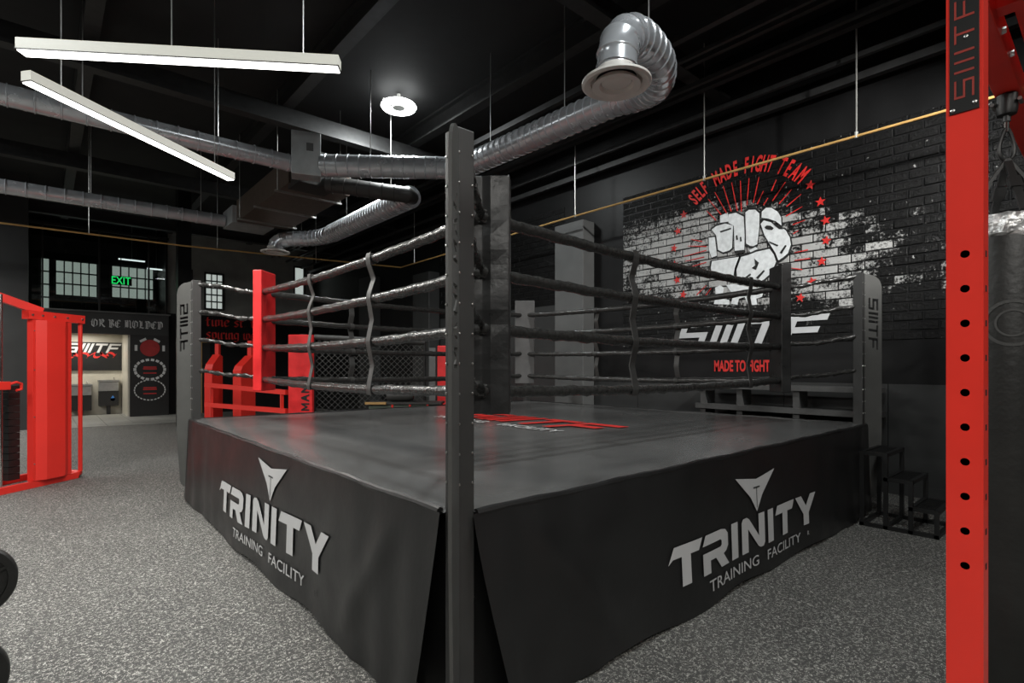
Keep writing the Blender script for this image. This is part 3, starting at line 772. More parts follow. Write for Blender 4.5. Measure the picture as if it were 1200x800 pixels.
# corner posts: square column + radial fin with cut-out lettering
R2 = math.sqrt(.5)
corners = [(0, 0, 1, 1), (S, 0, -1, 1), (0, S, 1, -1), (S, S, -1, -1)]     # x, y, inward signs
PT = 2.53
for ci, (cx, cy, ix, iy) in enumerate(corners):
    c = V((cx+ix*.012, cy+iy*.012, 0)); inn = V((ix*R2, iy*R2, 0)); side = V((-inn.y, inn.x, 0))
    col = MB().box((min(cx+ix*.012, cx+ix*.1), min(cy+iy*.012, cy+iy*.1), .0), (max(cx+ix*.012, cx+ix*.1), max(cy+iy*.012, cy+iy*.1), PT)).build('corner_post', 'post', ring, bevel=.004)
    # fin outline in (u outward, z): rounded outer corners
    out = [(-.02, .16), (.06, .16)]
    for a in range(0, 91, 15): out.append((.06 + .07*sin(radians(a)), .26 - .10*cos(radians(a))))
    out += [(.165, .8)]
    for a in range(0, 91, 15): out.append((.165 - .12*(1-cos(radians(a))), PT - .16 + .14*sin(radians(a))))
    out.append((-.02, PT - .005))
    holes = []
    if ci == 0:
        z = 1.53
        for ch in 'MANIMAL':
            g = MG[ch]; wd = max(p[0] for p in g)
            holes.append([(.035 + p[1]*.095, z + p[0]*.085/ max(wd, .3) * min(1, wd + .1)) for p in g]); z += .105
    else:
        for l in siiitf(.12, 1.0): holes.append([(.03 + y_*.10, 2.27 - x*.135) for x, y_ in l])
    dirs = -inn
    side_n = dirs.cross(V((0,0,1)))
    mbf = MB().prism([out] + holes, c - side_n*.007, dirs, V((0,0,1)), .014)
    fn = mbf.build('fin', 'fin', col)
    # plates bolted to the platform either side of the column, rivets up the column edges
    mb = MB()
    for z in [1.05 + .125*k for k in range(12)]:
        for e in (.010, .078):
            mb.lathe([(.0, .004), (.005, .003), (.006, 0)], (cx + ix*(e+.012), cy + iy*.0115, z), (0, -iy, 0), 8)
            mb.lathe([(.0, .004), (.005, .003), (.006, 0)], (cx + ix*.0115, cy + iy*(e+.012), z), (-ix, 0, 0), 8)
    mb.build('rivets', 'bolt', col, kind='stuff')
    MB().box((min(cx+ix*.105, cx+ix*.34), min(cy+iy*.06, cy+iy*.08), .0), (max(cx+ix*.105, cx+ix*.34), max(cy+iy*.06, cy+iy*.08), H-.05)).build('base_plate', 'frame', ring)
    MB().box((min(cx+ix*.06, cx+ix*.08), min(cy+iy*.105, cy+iy*.34), .0), (max(cx+ix*.06, cx+ix*.08), max(cy+iy*.105, cy+iy*.34), H-.05)).build('base_plate', 'frame', ring)
    for z in (.54, .84):
        MB().lathe([(.0, .012), (.010, .010), (.012, 0)], (cx + ix*.125, cy + iy*.06, z), (0, -iy, 0), 8).build('bolt', 'bolt', ring)
        MB().lathe([(.0, .012), (.010, .010), (.012, 0)], (cx + ix*.06, cy + iy*.125, z), (-ix, 0, 0), 8).build('bolt', 'bolt', ring)

# ropes
RZ = [1.40, 1.755, 2.075, 2.39]
rc = {(0, 0): V((RI, RI, 0)), (1, 0): V((S-RI, RI, 0)), (0, 1): V((RI, S-RI, 0)), (1, 1): V((S-RI, S-RI, 0))}
def rope(p, q, sag, r, seed):
    rnd = random.Random(seed); pts = []; N = 90
    jit = [rnd.uniform(-.003, .003) for _ in range(N+1)]
    for i in range(N+1):
        u = i/N; a = p.lerp(q, u); a.z -= sag*4*u*(1-u) - jit[i]; pts.append(a)
    lump = [rnd.uniform(-.06, .10) for _ in range(N+1)]
    return MB().tube(pts, r, 12, rf=lambda i, j: r*(1 + lump[i] + .13*max(0, sin(j*2*pi/12*1 - i*.95)) ** 3)).build('rope', 'rope', ring, smooth=True)
side_pairs = [((0,0), (1,0), (2.0, 3.85)), ((0,0), (0,1), (1.93, 3.13)), ((0,1), (1,1), (1.7, 3.6)), ((1,0), (1,1), (1.9, 3.2))]
def zat(p, q, u, z, sag): return z - sag*4*u*(1-u)
SAG = [.035, .03, .03, .045]
for k, (a, b, ties) in enumerate(side_pairs):
    p, q = rc[a], rc[b]; L = (q-p).length; d = (q-p)/L
    outw = V((d.y, -d.x, 0)) if k in (0, 3) else V((-d.y, d.x, 0))
    for m, z in enumerate(RZ):
        ext = d*.02
        rope(p + V((0,0,z)) - ext, q + V((0,0,z)) + ext, SAG[m], .033, k*10 + m)
    for t_ in ties:
        u = (t_ - RI)/L; c = p + d*(t_ - RI)
        zs = [zat(p, q, u, z, SAG[m]) for m, z in enumerate(RZ)]
        pts = []
        for m in range(4):
            pts += [(zs[m] - .042, .036), (zs[m], .043), (zs[m] + .042, .036)]
            if m < 3: pts.append(((zs[m] + zs[m+1])/2, random.uniform(-.004, .016)))
        mb = MB(); w_ = .034
        fin = []
        for i in range(len(pts)-1):
            for s_ in range(4):
                u_ = s_/4; fin.append((pts[i][0]*(1-u_) + pts[i+1][0]*u_, pts[i][1]*(1-u_) + pts[i+1][1]*u_))
        fin.append(pts[-1])
        for off in (.0, -.006):
            for i, (z, o_) in enumerate(fin):
                sh = d*(.006*sin(z*9 + t_*3))
                mb.v += [c + d*w_ + sh + outw*(o_+off) + V((0,0,z)), c - d*w_ + sh + outw*(o_+off) + V((0,0,z))]
        nn = len(fin)
        for i in range(nn-1):
            mb.f += [[2*i, 2*i+1, 2*i+3, 2*i+2], [2*nn+2*i, 2*nn+2*i+2, 2*nn+2*i+3, 2*nn+2*i+1],
                     [2*i, 2*i+2, 2*nn+2*i+2, 2*nn+2*i], [2*i+1, 2*nn+2*i+1, 2*nn+2*i+3, 2*i+3]]
        for m in range(4):
            mb.tube([c + d*x + V((0,0,zs[m])) + d*(.006*sin(zs[m]*9 + t_*3)) for x in (-.024, .024)], .041, 10)
        mb.build('rope_tie', 'strap', ring, smooth=True)
# straps from the rope corners to the posts
for ci, (cx, cy, ix, iy) in enumerate(corners):
    a = V((cx + ix*RI, cy + iy*RI, 0)); b = V((cx + ix*.085, cy + iy*.085, 0))
    for m, z in enumerate(RZ):
        rnd = random.Random(ci*7+m); N = 26; pts = []
        for i in range(N+1):
            u = i/N; p = a.lerp(b, u); p.z = z + .10*u + .018*sin(u*7+m) * (1-u) + rnd.uniform(-.004, .004); pts.append(p)
        lump = [rnd.uniform(-.25, .35) for _ in range(N+1)]
        MB().tube(pts, .019, 9, rf=lambda i, j: .019*(1 + lump[i] + .35*max(0, sin(j*2*pi/9*2 - i*1.1)))).build('turnbuckle_strap', 'rope', ring, smooth=True)
        MB().cyl(b + V((0,0,z+.10)) - V((ix, iy, 0))*.01, b + V((0,0,z+.10)) + V((ix, iy, 0))*.03, .013, 8).build('eye_bolt', 'bolt', ring)

# corner pads (strapped inside the rope corners)
pads = [(0, 'pad_black', 'black corner pad right behind the front corner post of the ring'),
        (1, 'pad_black', 'black corner pad of the ring in front of the fist mural'),
        (2, 'pad_red', 'red corner pad standing inside the left ring corner'),
        (3, 'pad_grey', 'pale grey corner pad at the far corner of the ring')]
for ci, mt, lb in pads:
    cx, cy, ix, iy = corners[ci]
    inn = V((ix, iy, 0))*R2; side = V((-inn.y, inn.x, 0)); c = V((cx + ix*RI, cy + iy*RI, 0)) + inn*.045
    mb = MB(); prof = [(-.158, -.05), (-.158, .05), (.158, .05), (.158, -.05), (.05, -.06), (0, -.045), (-.05, -.06)]
    zs = [1.27 + 1.35*i/16 for i in range(17)]
    for z in zs:
        pinch = sum(math.exp(-((z-r)/.05)**2) for r in RZ)
        for (u, v) in prof:
            k = 1 - .03*pinch if v < 0 else 1
            mb.v.append(c + side*u + inn*(v*k + (.008*pinch if v < 0 and abs(u) < .1 else 0)) + V((0,0,z)))
    n = len(prof)
    for i in range(len(zs)-1):
        for j in range(n):
            j2 = (j+1) % n; mb.f.append([i*n+j, i*n+j2, (i+1)*n+j2, (i+1)*n+j])
    mb.f += [[j for j in range(n)], [(len(zs)-1)*n + j for j in range(n)]]
    pr = thing('corner_pad', lb, 'corner pad', (c.x, c.y, 1.27), group='pads in the ring corners')
    mb.build('pad_body', mt, pr, bevel=.008)
    for z in (RZ[0], RZ[3]):
        ts = MB()
        ts.tube([c - inn*.04 + side*u + V((0,0,z + .03)) for u in (-.03, .03)], .012, 8)
        ts.beam(c - inn*.03 + V((0,0,z)), c - inn*.10 + V((0,0,z)), .03, .05)
        ts.build('tie_strap', 'strap', pr)

# ================================================================== EQUIPMENT
# ring steps beside the right-hand corner
st = thing('ring_steps', 'black steel three-tread ring steps with mesh treads by the ring side', 'steps', (5.0, -.32, 0))
x0, x1 = 4.735, 5.29; tb = .034
ys = [-.115, -.31, -.505, -.695]; hs = [.72, .49, .25]
for x in (x0, x1): MB().beam((x, ys[0]+.02, tb/2), (x, ys[3]-.02, tb/2), tb, tb).build('base_rail', 'black', st)
for y_ in (ys[0], ys[1], ys[3]): MB().beam((x0, y_, tb/2), (x1, y_, tb/2), tb, tb).build('cross_rail', 'black', st)
for k in range(3):
    ya, yb, h = ys[k], ys[k+1], hs[k]
    fr = MB()
    for x in (x0, x1): fr.beam((x, ya+tb/2, h-tb/2), (x, yb-tb/2, h-tb/2), tb, tb)
    for y_ in (ya, yb): fr.beam((x0, y_, h-tb/2), (x1, y_, h-tb/2), tb, tb)
    t = fr.build('tread', 'black', st)
    g = MB(); nx, ny = 15, 7
    for i in range(-ny, nx):                      # diamond mesh tread
        for sgn in (1, -1):
            w_ = x1-x0; l = abs(yb-ya); step = w_/nx
            a0 = i*step; a1 = a0 + l
            pa = V((x0 + (a0 if sgn > 0 else w_-a0), ya, h-.012)); pb = V((x0 + (a1 if sgn > 0 else w_-a1), yb, h-.012))
            lo, hi = x0, x1
            d = pb - pa; t0, t1 = 0., 1.
            for lim, s_ in ((lo, -1), (hi, 1)):
                if abs(d.x) > 1e-9:
                    tt = (lim - pa.x)/d.x
                    if (d.x*s_) > 0: t1 = min(t1, tt)
                    else: t0 = max(t0, tt)
            if t1 - t0 > .05: g.beam(pa + d*t0, pa + d*t1, .005, .005)
    g.build('tread_mesh', 'black', t)
    for x in (x0, x1):
        for y_ in ((ya, yb) if k == 0 else (yb,)): MB().beam((x, y_, 0), (x, y_, h-tb), tb, tb).build('leg', 'black', st)

# red training rig at the right edge
rig = thing('training_rig', 'red steel rig with a drilled upright and an overhead beam', 'training rig', (.64, -1.51, 0))
ux0, ux1, uy0, uy1 = .600, .676, -1.552, -1.474
zh = [1.841 - k*(.841/9) for k in range(10)]
# upright as a real square tube: drilled front (-x) face, plain others
mbu = MB()
def drilled(mb, axis):
    lo, hi = 0., 2.95
    loop = [(uy0, lo), (uy1, lo), (uy1, hi), (uy0, hi)]
    holes = [[((uy0+uy1)/2 - .001 + .0105*cos(2*pi*i/14), z + .0105*sin(2*pi*i/14)) for i in range(14)] for z in zh]
    mb.prism([[(-p[0], p[1]) for p in loop]] + [[(-p[0], p[1]) for p in h] for h in holes], (ux0 + .005, 0, 0), (0,-1,0), (0,0,1), .005)
drilled(mbu, 'x')
mbu.box((ux0+.005, uy0, 0), (ux1, uy0+.005, 2.95)).box((ux0+.005, uy1-.005, 0), (ux1, uy1, 2.95)).box((ux1-.005, uy0+.005, 0), (ux1, uy1-.005, 2.95))
up = mbu.build('upright', 'red', rig)
for z in zh: MB().box((ux0+.052, uy0+.006, z-.03), (ux1-.006, uy1-.006, z+.03)).build('hole_shade', 'hole', up)  # dark blocks standing for the shade inside the drilled holes
for z in zh: MB().box((ux0+.03, uy0-.001, z-.008), (ux0+.046, uy0, z+.008)).build('side_hole_shade', 'hole', up)  # dark patches standing for shaded holes in the side face
MB().box((.50, -1.65, 0), (.78, -1.38, .012)).build('foot_plate', 'red', rig)
npl = MB().box((ux0-.004, uy0+.008, 2.225), (ux0, uy1-.008, 2.60)).build('nameplate', 'black', rig)
mb = MB()
for l in siiitf(0., 1., .11, .17): mb.prism([[( -.021 + (1-y_)*.042, 2.262 + x*.055) for x, y_ in l]], (ux0-.004, (uy0+uy1)/2, 0), (0,-1,0), (0,0,1), .0012, back=False)
mb.build('nameplate_lettering', M('dull_red_letters', (.30, .03, .02), .5), npl)
for a, z in ((-.024, 2.234), (.022, 2.243), (.004, 2.425), (-.026, 2.585), (.026, 2.59)):
    MB().lathe([(.0, .004), (.005, .003), (.006, 0)], (ux0-.004, -1.513 - a, z), (-1,0,0), 10).build('plate_screw', 'bolt', npl)
bm_ = MB().box((.60, -1.50, 2.74), (6.0, -1.415, 2.86)).build('overhead_beam', 'red', rig, bevel=.004)
MB().box((.60, -1.62, 2.80), (6.0, -1.54, 2.88)).build('overhead_beam', 'red', rig, bevel=.004)
MB().box((1.24, -1.60, 2.79), (1.31, -1.42, 2.88)).build('gusset', 'red', rig)
MB().box((5.92, -1.552, 0), (6.0, -1.474, 2.95)).build('upright', 'red', rig)
for x in (1.40, 1.62, 2.2, 2.5):
    MB().lathe([(.0, .014), (.012, .012), (.014, 0)], (x, -1.50, 2.78), (0,-1,0), 8).build('beam_bolt', 'bolt', rig)

# heavy bag hanging under the beam
bx, by = 1.935, -1.455
bag = thing('heavy_bag', 'tall black heavy bag hanging from the red beam with a silver taped rim', 'punching bag', (bx, by, .10))
MB().lathe([(.0, .10), (.165, .10), (.18, .13), (.182, .6), (.184, 1.4), (.182, 2.06), (.178, 2.09)], (bx, by, 0), n=36).build('bag_body', 'leather', bag, smooth=True)
rnd = random.Random(3); mbx = MB().lathe([(.178, 2.085), (.188, 2.10), (.189, 2.15), (.178, 2.185), (.12, 2.19), (.0, 2.19)], (bx, by, 0), n=48)
for i in range(len(mbx.v)):
    mbx.v[i] += V((rnd.uniform(-.004, .004), rnd.uniform(-.004, .004), rnd.uniform(-.005, .005)))
mbx.build('taped_rim', 'silver', bag)
em = MB()
ang = math.atan2(-1.797-by, -1.272-bx) + .10
for r0, r1 in ((.085, .098), (.05, .058)):
    for i in range(24):
        q = []
        for rr, aa in ((r0, i), (r1, i), (r1, i+1), (r0, i+1)):
            t_ = 2*pi*aa/24; hx = rr*cos(t_); hz = rr*sin(t_); a = ang + hx/.186
            q.append((bx + .1865*cos(a), by + .1865*sin(a), 1.72 + hz))
        em.add(q, [(0,1,2,3)])
em.build('bag_emblem', M('faded_print', (.05, .05, .048), .6), bag)
ap = V((bx, by, 2.455))
for i in range(4):
    a = pi/4 + i*pi/2 - .35; f = V((bx + .165*cos(a), by + .165*sin(a), 2.19))
    sp = MB().beam(ap, f, .028, .012); sp.beam(f.lerp(ap, .42), f.lerp(ap, .62), .042, .022); sp.build('hanging_strap', 'black', bag)
cpts = []
for i in range(28):
    t_ = 2*pi*i/28; cpts.append((bx + .028*sin(t_)*(1 - .45*cos(t_))*(.6585), by - .028*sin(t_)*(1 - .45*cos(t_))*.7524, 2.52 + .07*cos(t_)))
MB().tube(cpts, .008, 8, closed=True).build('carabiner', 'black', bag, smooth=True)
MB().lathe([(.0, 2.62), (.014, 2.62), (.014, 2.645), (.034, 2.65), (.038, 2.67), (.038, 2.735), (.0, 2.74)], (bx, by, 0), n=20).build('swivel', 'black', bag, smooth=True)
MB().cyl((bx, by, 2.575), (bx, by, 2.63), .009, 10).build('swivel_eye', 'chrome', bag)
for dy in (-.045, .045): MB().cyl((bx-.03, by+dy, 2.70), (bx+.03, by+dy, 2.70), .008, 8).build('swivel_bolt', 'bolt', bag)

# weight plates on a low storage peg at the left edge
tree = thing('plate_tree', 'black storage tree holding weight plates at the left edge', 'plate rack', (-1.47, 1.45, 0))
MB().beam((-1.47, 1.45, .02), (-1.47, 1.45, .80), .06, .06).build('mast', 'black', tree)
MB().beam((-1.75, 1.45, .03), (-1.44, 1.45, .03), .06, .05).beam((-1.47, 1.20, .03), (-1.47, 1.70, .03), .06, .05).build('foot', 'black', tree)
for z in (.66, .27): MB().cyl((-1.50, 1.42, z), (-1.50, 1.27, z), .024, 12).build('peg', 'chrome', tree)
def plate(c, r, lb):
    p = thing('weight_plate', lb, 'weight plate', c, group='plates on the storage tree')
    prof = [(.026, -.028), (.06, -.028), (.065, -.014), (r*.78, -.014), (r*.80, -.026), (r*.97, -.026), (r, -.018), (r, .018), (r*.97, .026), (r*.80, .026), (r*.78, .014), (.065, .014), (.06, .028), (.026, .028), (.026, -.028)]
    MB().lathe(prof, c, (0,1,0), 40).build('plate_disc', 'rubber', p, smooth=True)
    for i in range(3):
        a = 2*pi*i/3 + .4
        MB().beam(V(c) + V((cos(a)*.06, -.016, sin(a)*.06)), V(c) + V((cos(a)*r*.8, -.016, sin(a)*r*.8)), .012, .02, up=(0,1,0)).build('spoke_rib', 'rubber', p)
    return p
plate((-1.50, 1.30, .655), .15, 'upper black weight plate showing at the left edge of the picture')
plate((-1.545, 1.30, .265), .17, 'lower black weight plate cut off by the bottom left corner')

# red cable machine on the left
cm = thing('cable_machine', 'bright red cable machine with a folded steel shroud and chrome guide rods', 'cable machine', (-1.26, 7.50, 0), radians(42))
L = dict(parent=cm, local=True)
def CB(name, a, b, w_, h, mat='redflat', **k): return MB().beam(a, b, w_, h).build(name, mat, cm, local=True, **k)
sec = [(-.20, .02), (-.185, -.05), (-.155, -.05), (-.06, -.11), (.19, -.11), (.285, -.05), (.335, -.05), (.345, .02)]
mb = MB()
for z in (.085, 2.14):
    for u, v in sec: mb.v.append(V((u, v, z)))
n = len(sec)
for j in range(n): mb.f.append([j, (j+1) % n, n+(j+1) % n, n+j])
mb.f += [list(range(n)), [n+j for j in range(n)]]
sh = mb.build('shroud', 'redflat', cm, local=True)
for z in (.3, .9, 1.5, 2.0):
    MB().lathe([(.0, .005), (.008, .004), (.009, 0)], (-.17, -.05, z), (0,-1,0), 8).build('shroud_screw', 'bolt', sh, local=True)
CB('base_beam', (-1.15, -.02, .04), (.44, -.02, .04), .07, .08)
CB('base_beam', (-1.15, .55, .04), (.30, .55, .04), .07, .08)
pts = [(.44, -.02, .05), (.52, .02, .05), (.56, .12, .05), (.55, .30, .05), (.50, .42, .05), (.40, .52, .05), (.28, .55, .05)]
MB().tube(pts, .036, 10).build('base_loop', 'redflat', cm, local=True, smooth=True)
CB('top_beam', (-.24, .0, 2.20), (.54, .0, 2.20), .10, .11)
for x in (-.19, -.06, .10, .28, .5):
    MB().lathe([(.0, .008), (.014, .006), (.016, 0)], (x, -.05, 2.20), (0,-1,0), 10).build('beam_bolt', 'bolt', bpy.data.objects['top_beam'], local=True)
MB().cyl((.515, .0, .08), (.515, .0, 2.16), .026, 12).build('side_tube', 'redflat', cm, local=True, smooth=True)
CB('top_arm', (.02, .06, 2.26), (-.66, .28, 2.50), .07, .10)
MB().prism([[(-.12, -.06), (.10, -.10), (.12, .02), (.02, .10), (-.12, .08)]], (-.62, .22, 2.47), (1,0,0), (0,0,1), .02).build('arm_bracket', 'redflat', cm, local=True)
MB().lathe([(.03, -.012), (.075, -.012), (.085, -.018), (.085, .018), (.075, .012), (.03, .012)], (-.70, .22, 2.46), (0,1,0), 20).build('pulley', 'black', cm, local=True, smooth=True)
for x in (-.60, -.52): MB().cyl((x, .02, .09), (x, .02, 2.42), .021, 14).build('guide_rod', 'chrome', cm, local=True, smooth=True)
CB('column', (-.42, .42, .08), (-.42, .42, 2.36), .09, .09, 'black')
CB('rear_tie', (-.42, .42, 2.36), (-.62, .22, 2.44), .06, .06, 'black')
car = MB().box((-.66, -.06, 1.26), (-.46, .08, 1.36)).build('carriage', 'redflat', cm, local=True, bevel=.008)
MB().tube([(-.47, -.05, 1.33), (-.40, -.06, 1.35), (-.34, -.06, 1.33), (-.34, -.06, 1.26), (-.40, -.06, 1.25)], .016, 8).build('carriage_hook', 'redflat', car, local=True, smooth=True)
MB().box((-.78, -.05, 1.24), (-.66, .05, 1.34)).build('carriage_block', 'redflat', car, local=True)
for k in range(14):
    MB().box((-.36, .10, .12 + k*.085), (-.22, .24, .198 + k*.085)).build('weight_stack_plate', 'black', cm, local=True)
MB().cyl((.40, .12, .62), (.40, .12, 1.28), .013, 10).build('handle_tube', 'chrome', cm, local=True)
MB().cyl((.42, .10, 1.28), (.42, .10, 1.34), .02, 10).build('handle_knob', 'black', cm, local=True)

# red machines and cage behind the ring
def tower(x, y_, w_, hb, ht, lb, rz, neck=.09):
    t = thing('weight_tower', lb, 'weight tower', (x, y_, 0), rz, 'red weight towers behind the ring')
    a = w_/2
    MB().prism([[(-a, 0), (a, 0), (a, hb + .16), (a - neck, hb + .20), (-a*.75, hb - .02), (-a, hb - .12)]], (0, .09, 0), (1,0,0), (0,0,1), .18).build('shroud', 'redflat', t, local=True)
    MB().beam((a-neck/2, 0, hb*.6), (a-neck/2, 0, ht), neck, .07).build('upright', 'redflat', t, local=True)
    MB().lathe([(.0, .006), (.014, .004), (.016, 0)], (a-neck/2, -.035, ht-.08), (0,-1,0), 10).build('bolt', 'bolt', t, local=True)
    MB().box((-a-.05, -.2, 0), (a+.05, .2, .05)).build('base', 'black', t, local=True)
    return t
tower(1.60, 11.6, .36, 1.62, 2.06, 'red weight tower farthest left behind the left ring corner', radians(42))
tower(1.92, 10.40, .50, 1.58, 2.10, 'red weight tower just left of the red corner pad', radians(42))
tw = tower(5.98, 7.20, .30, 1.42, 2.02, 'red weight tower right of the front corner pad', radians(35))
gl = thing('guard_rail', 'pair of red horizontal rails running behind the left ring corner', 'rail', (1.9, 8.8, 0))
for z in (1.11, .78): MB().beam((1.2, 10.4, z + .07*(z > 1)), (1.97, 7.95, z - .02), .06, .085).build('rail', 'redflat', gl)
for p in ((1.26, 10.2), (1.93, 8.08)): MB().beam((p[0], p[1], 0), (p[0], p[1], 1.13), .05, .05).build('post', 'redflat', gl)
cp = thing('cage_post', 'red padded cage post with black vertical letters behind the left ropes', 'cage post', (2.12, 7.66, 0), radians(-41.2))
MB().box((-.21, -.05, .2), (.21, .05, 2.10)).build('pad', 'pad_red', cp, local=True, bevel=.015)
MB().box((-.05, .05, 0), (.05, .14, 2.12)).build('post', 'frame', cp, local=True)
mb = MB(); z = .78
for ch in 'MAN':
    g = MG[ch]; mb.prism([[(.02 + (1-p[1])*.14, z + p[0]*.13) for p in g]], (0, -.0525, 0), (1,0,0), (0,0,1), .004, back=False); z += .155
mb.build('lettering', 'mural_black', cp, local=True)
cp2 = thing('cage_post', 'thin red padded cage post seen just left of the front ring post', 'cage post', (4.42, 6.72, 0), radians(-41.2))
MB().box((-.08, -.06, .15), (.10, .06, 1.94)).build('pad', 'pad_red', cp2, local=True, bevel=.012)
MB().box((-.24, -.03, .0), (-.12, .05, 1.90)).build('strut', 'pillar', cp2, local=True)
cg = thing('cage_fence', 'wire mesh cage fence panel between the two red padded posts', 'cage fence', (3.25, 7.2, 0))
pa, pb = V((2.36, 7.70, 0)), V((4.16, 6.92, 0)); d = (pb-pa); Lc = d.length; d.normalize()
MB().tube([pa + V((0,0,2.07)), pb + V((0,0,2.0))], .05, 12).build('top_rail', 'strap', cg, smooth=True)
MB().tube([pa + V((0,0,.55)), pb + V((0,0,.55))], .03, 10).build('bottom_rail', 'black', cg, smooth=True)
mb = MB(); step = .105; z0, z1 = .56, 2.02
i = -int((z1-z0)/step) - 1
while i*step < Lc:
    for sg in (1, -1):
        a0 = i*step; a1 = a0 + (z1-z0)
        t0 = max(0, -a0/(z1-z0)); t1 = min(1, (Lc-a0)/(z1-z0))
        if t1 > t0:
            f = lambda t_: pa + d*((a0 + (z1-z0)*t_) if sg > 0 else Lc - (a0 + (z1-z0)*t_)) + V((0,0,z0 + (z1-z0)*t_))
            mb.beam(f(t0), f(t1), .0055, .0055)
    i += 1
mb.build('wire_mesh', 'mesh', cg)
for u in (0, 1): MB().cyl(pa.lerp(pb, u), pa.lerp(pb, u) + V((0,0,2.08)), .03, 10).build('stanchion', 'black', cg)
pod = thing('padded_podium', 'low dark podium with pale timber edge and red straps behind the ring', 'podium', (3.5, 6.45, 0), radians(-41.2))
MB().box((-.62, -.2, 0), (.62, .2, .90)).build('body', 'olive', pod, local=True, bevel=.04)
MB().box((-.64, -.22, .90), (.64, .22, .935)).build('top_board', 'strap', pod, local=True)
MB().box((-.66, -.24, .90), (-.30, -.20, .94)).build('timber_edge', 'wood', pod, local=True)
for x in (-.20, .10, .40): MB().box((x-.016, -.212, .70), (x+.016, -.198, .93)).build('red_strap', 'redflat', pod, local=True)
eb = thing('equipment_bag', 'dark duffel bag lying on the low podium behind the ropes', 'bag', (3.42, 6.52, .935))
MB().lathe([(.0, -.24), (.07, -.23), (.095, -.16), (.10, 0), (.095, .16), (.07, .23), (.0, .24)], (3.42, 6.52, 1.037), (.75, -.66, 0), 20).build('bag_body', 'strap', eb, smooth=True)
MB().tube([(3.33, 6.60, 1.12), (3.38, 6.55, 1.18), (3.46, 6.49, 1.18), (3.51, 6.44, 1.12)], .01, 8).build('bag_handle', 'black', eb, smooth=True)

# low wall shelf behind the ring on the right
sf = thing('wall_bench', 'long low charcoal slatted bench along the mural wall behind the ropes', 'bench', (6.2, 1.2, 0))
for z, h in ((1.26, .06), (.97, .07)): MB().box((6.02, .1, z-h/2), (6.40, 2.4, z+h/2)).build('rail', 'bench', sf)
for y_ in (.3, 1.0, 1.75, 2.3): MB().box((6.06, y_-.04, 0), (6.34, y_+.04, 1.23)).build('upright', 'bench', sf)

# ================================================================== LAMPS
def pendant(a, b, lb, grp, z=3.9, wires=((.12, 0), (.88, 0)), power=PENDANT_W):
    a, b = V((*a, z)), V((*b, z)); c = (a+b)/2; d = (b-a); Lp = d.length; rz = math.atan2(d.y, d.x)
    p = thing('linear_pendant', lb, 'pendant lamp', c, rz, grp)
    MB().box((-Lp/2, -.05, .0), (Lp/2, .05, .085)).build('housing', 'housing_glow', p, local=True, bevel=.003)
    MB().box((-Lp/2+.01, -.044, -.012), (Lp/2-.01, .044, .0)).build('light_diffuser', 'lampglow', p, local=True)
    MB().box((-Lp/2-.002, -.053, -.004), (Lp/2+.002, .053, .003)).build('rim', 'black', p, local=True)
    for u, _ in wires:
        MB().cyl((-Lp/2 + Lp*u, 0, .085), (-Lp/2 + Lp*u, 0, 6.2-z), .005, 6).build('suspension_wire', 'wire', p, local=True)
    ld = bpy.data.lights.new('pendant_light', 'AREA'); ld.shape = 'RECTANGLE'; ld.size = Lp - .1; ld.size_y = .08; ld.energy = power; ld.color = (1.0, .975, .92)
    lo = bpy.data.objects.new('pendant_light', ld); COL.objects.link(lo); lo.parent = p; lo.location = (0, 0, -.02)
    return p
G = 'linear pendant lamps of the hall'
pendant((-1.40, 3.66), (.50, 2.30), 'linear white pendant lamp hanging nearly level at the upper left', G, wires=((.46, 0), (.88, 0)))
pendant((-1.38, 4.18), (.52, 5.63), 'linear white pendant lamp slanting down to the right below the level one', G)
for k, (a, b, lb) in enumerate((((-5.6, 3.2), (-3.6, 1.8), 'linear pendant lamp out to the left of the ring'),
    ((-5.4, 7.2), (-3.5, 8.6), 'linear pendant lamp over the left aisle'),
    ((-4.8, -2.6), (-2.8, -3.9), 'linear pendant lamp behind the camera on the left'),
    ((.6, -3.0), (2.6, -4.2), 'linear pendant lamp behind the camera on the right'),
    ((-5.2, 12.4), (-3.5, 13.6), 'linear pendant lamp far down the left aisle'),
    ((-5.2, 15.2), (-3.4, 16.4), 'unseen pendant lamp added at the far left end to light the header'))):  # added lamp out of view, lights the header board
    pendant(a, b, lb, G, power=PENDANT_W*(.45 if 'right' in lb else 2.2 if 'far' in lb else 1))
pendant((-2.3, -2.9), (-.7, -4.1), 'unseen pendant lamp added behind the camera to light the red rig', G)  # added lamp out of view, lights the rig from the camera side
def round_lamp(x, y_, z, lb):
    rl = thing('round_lamp', lb, 'ceiling lamp', (x, y_, z), group='round ring lamps on the ceiling')
    MB().lathe([(.0, -.03), (.10, -.03), (.12, .0), (.12, .08), (.06, .12), (.0, .12)], (x, y_, z+.12), n=32).build('housing', 'lampbody', rl, smooth=True)
    MB().lathe([(.15, .0), (.17, -.03), (.22, -.04), (.28, -.03), (.30, .0), (.28, .03), (.22, .04), (.17, .03), (.15, .0)], (x, y_, z+.12), n=40).build('light_ring', 'roundglow', rl, smooth=True)
    MB().cyl((x, y_, z+.23), (x, y_, 6.19), .03, 10).build('stem', 'lampbody', rl)
    MB().beam((x-.3, y_, z+.16), (x+.3, y_, z+.16), .03, .02).build('ring_bracket', 'lampbody', rl)
    ld = bpy.data.lights.new('round_light', 'AREA'); ld.shape = 'DISK'; ld.size = .5; ld.energy = ROUND_W; ld.color = (.95, 1, 1)
    lo = bpy.data.objects.new('round_light', ld); COL.objects.link(lo); lo.parent = rl; lo.location = (0, 0, .06)
    return rl
round_lamp(3.30, 6.36, 5.86, 'round ring lamp glowing on the dark ceiling')
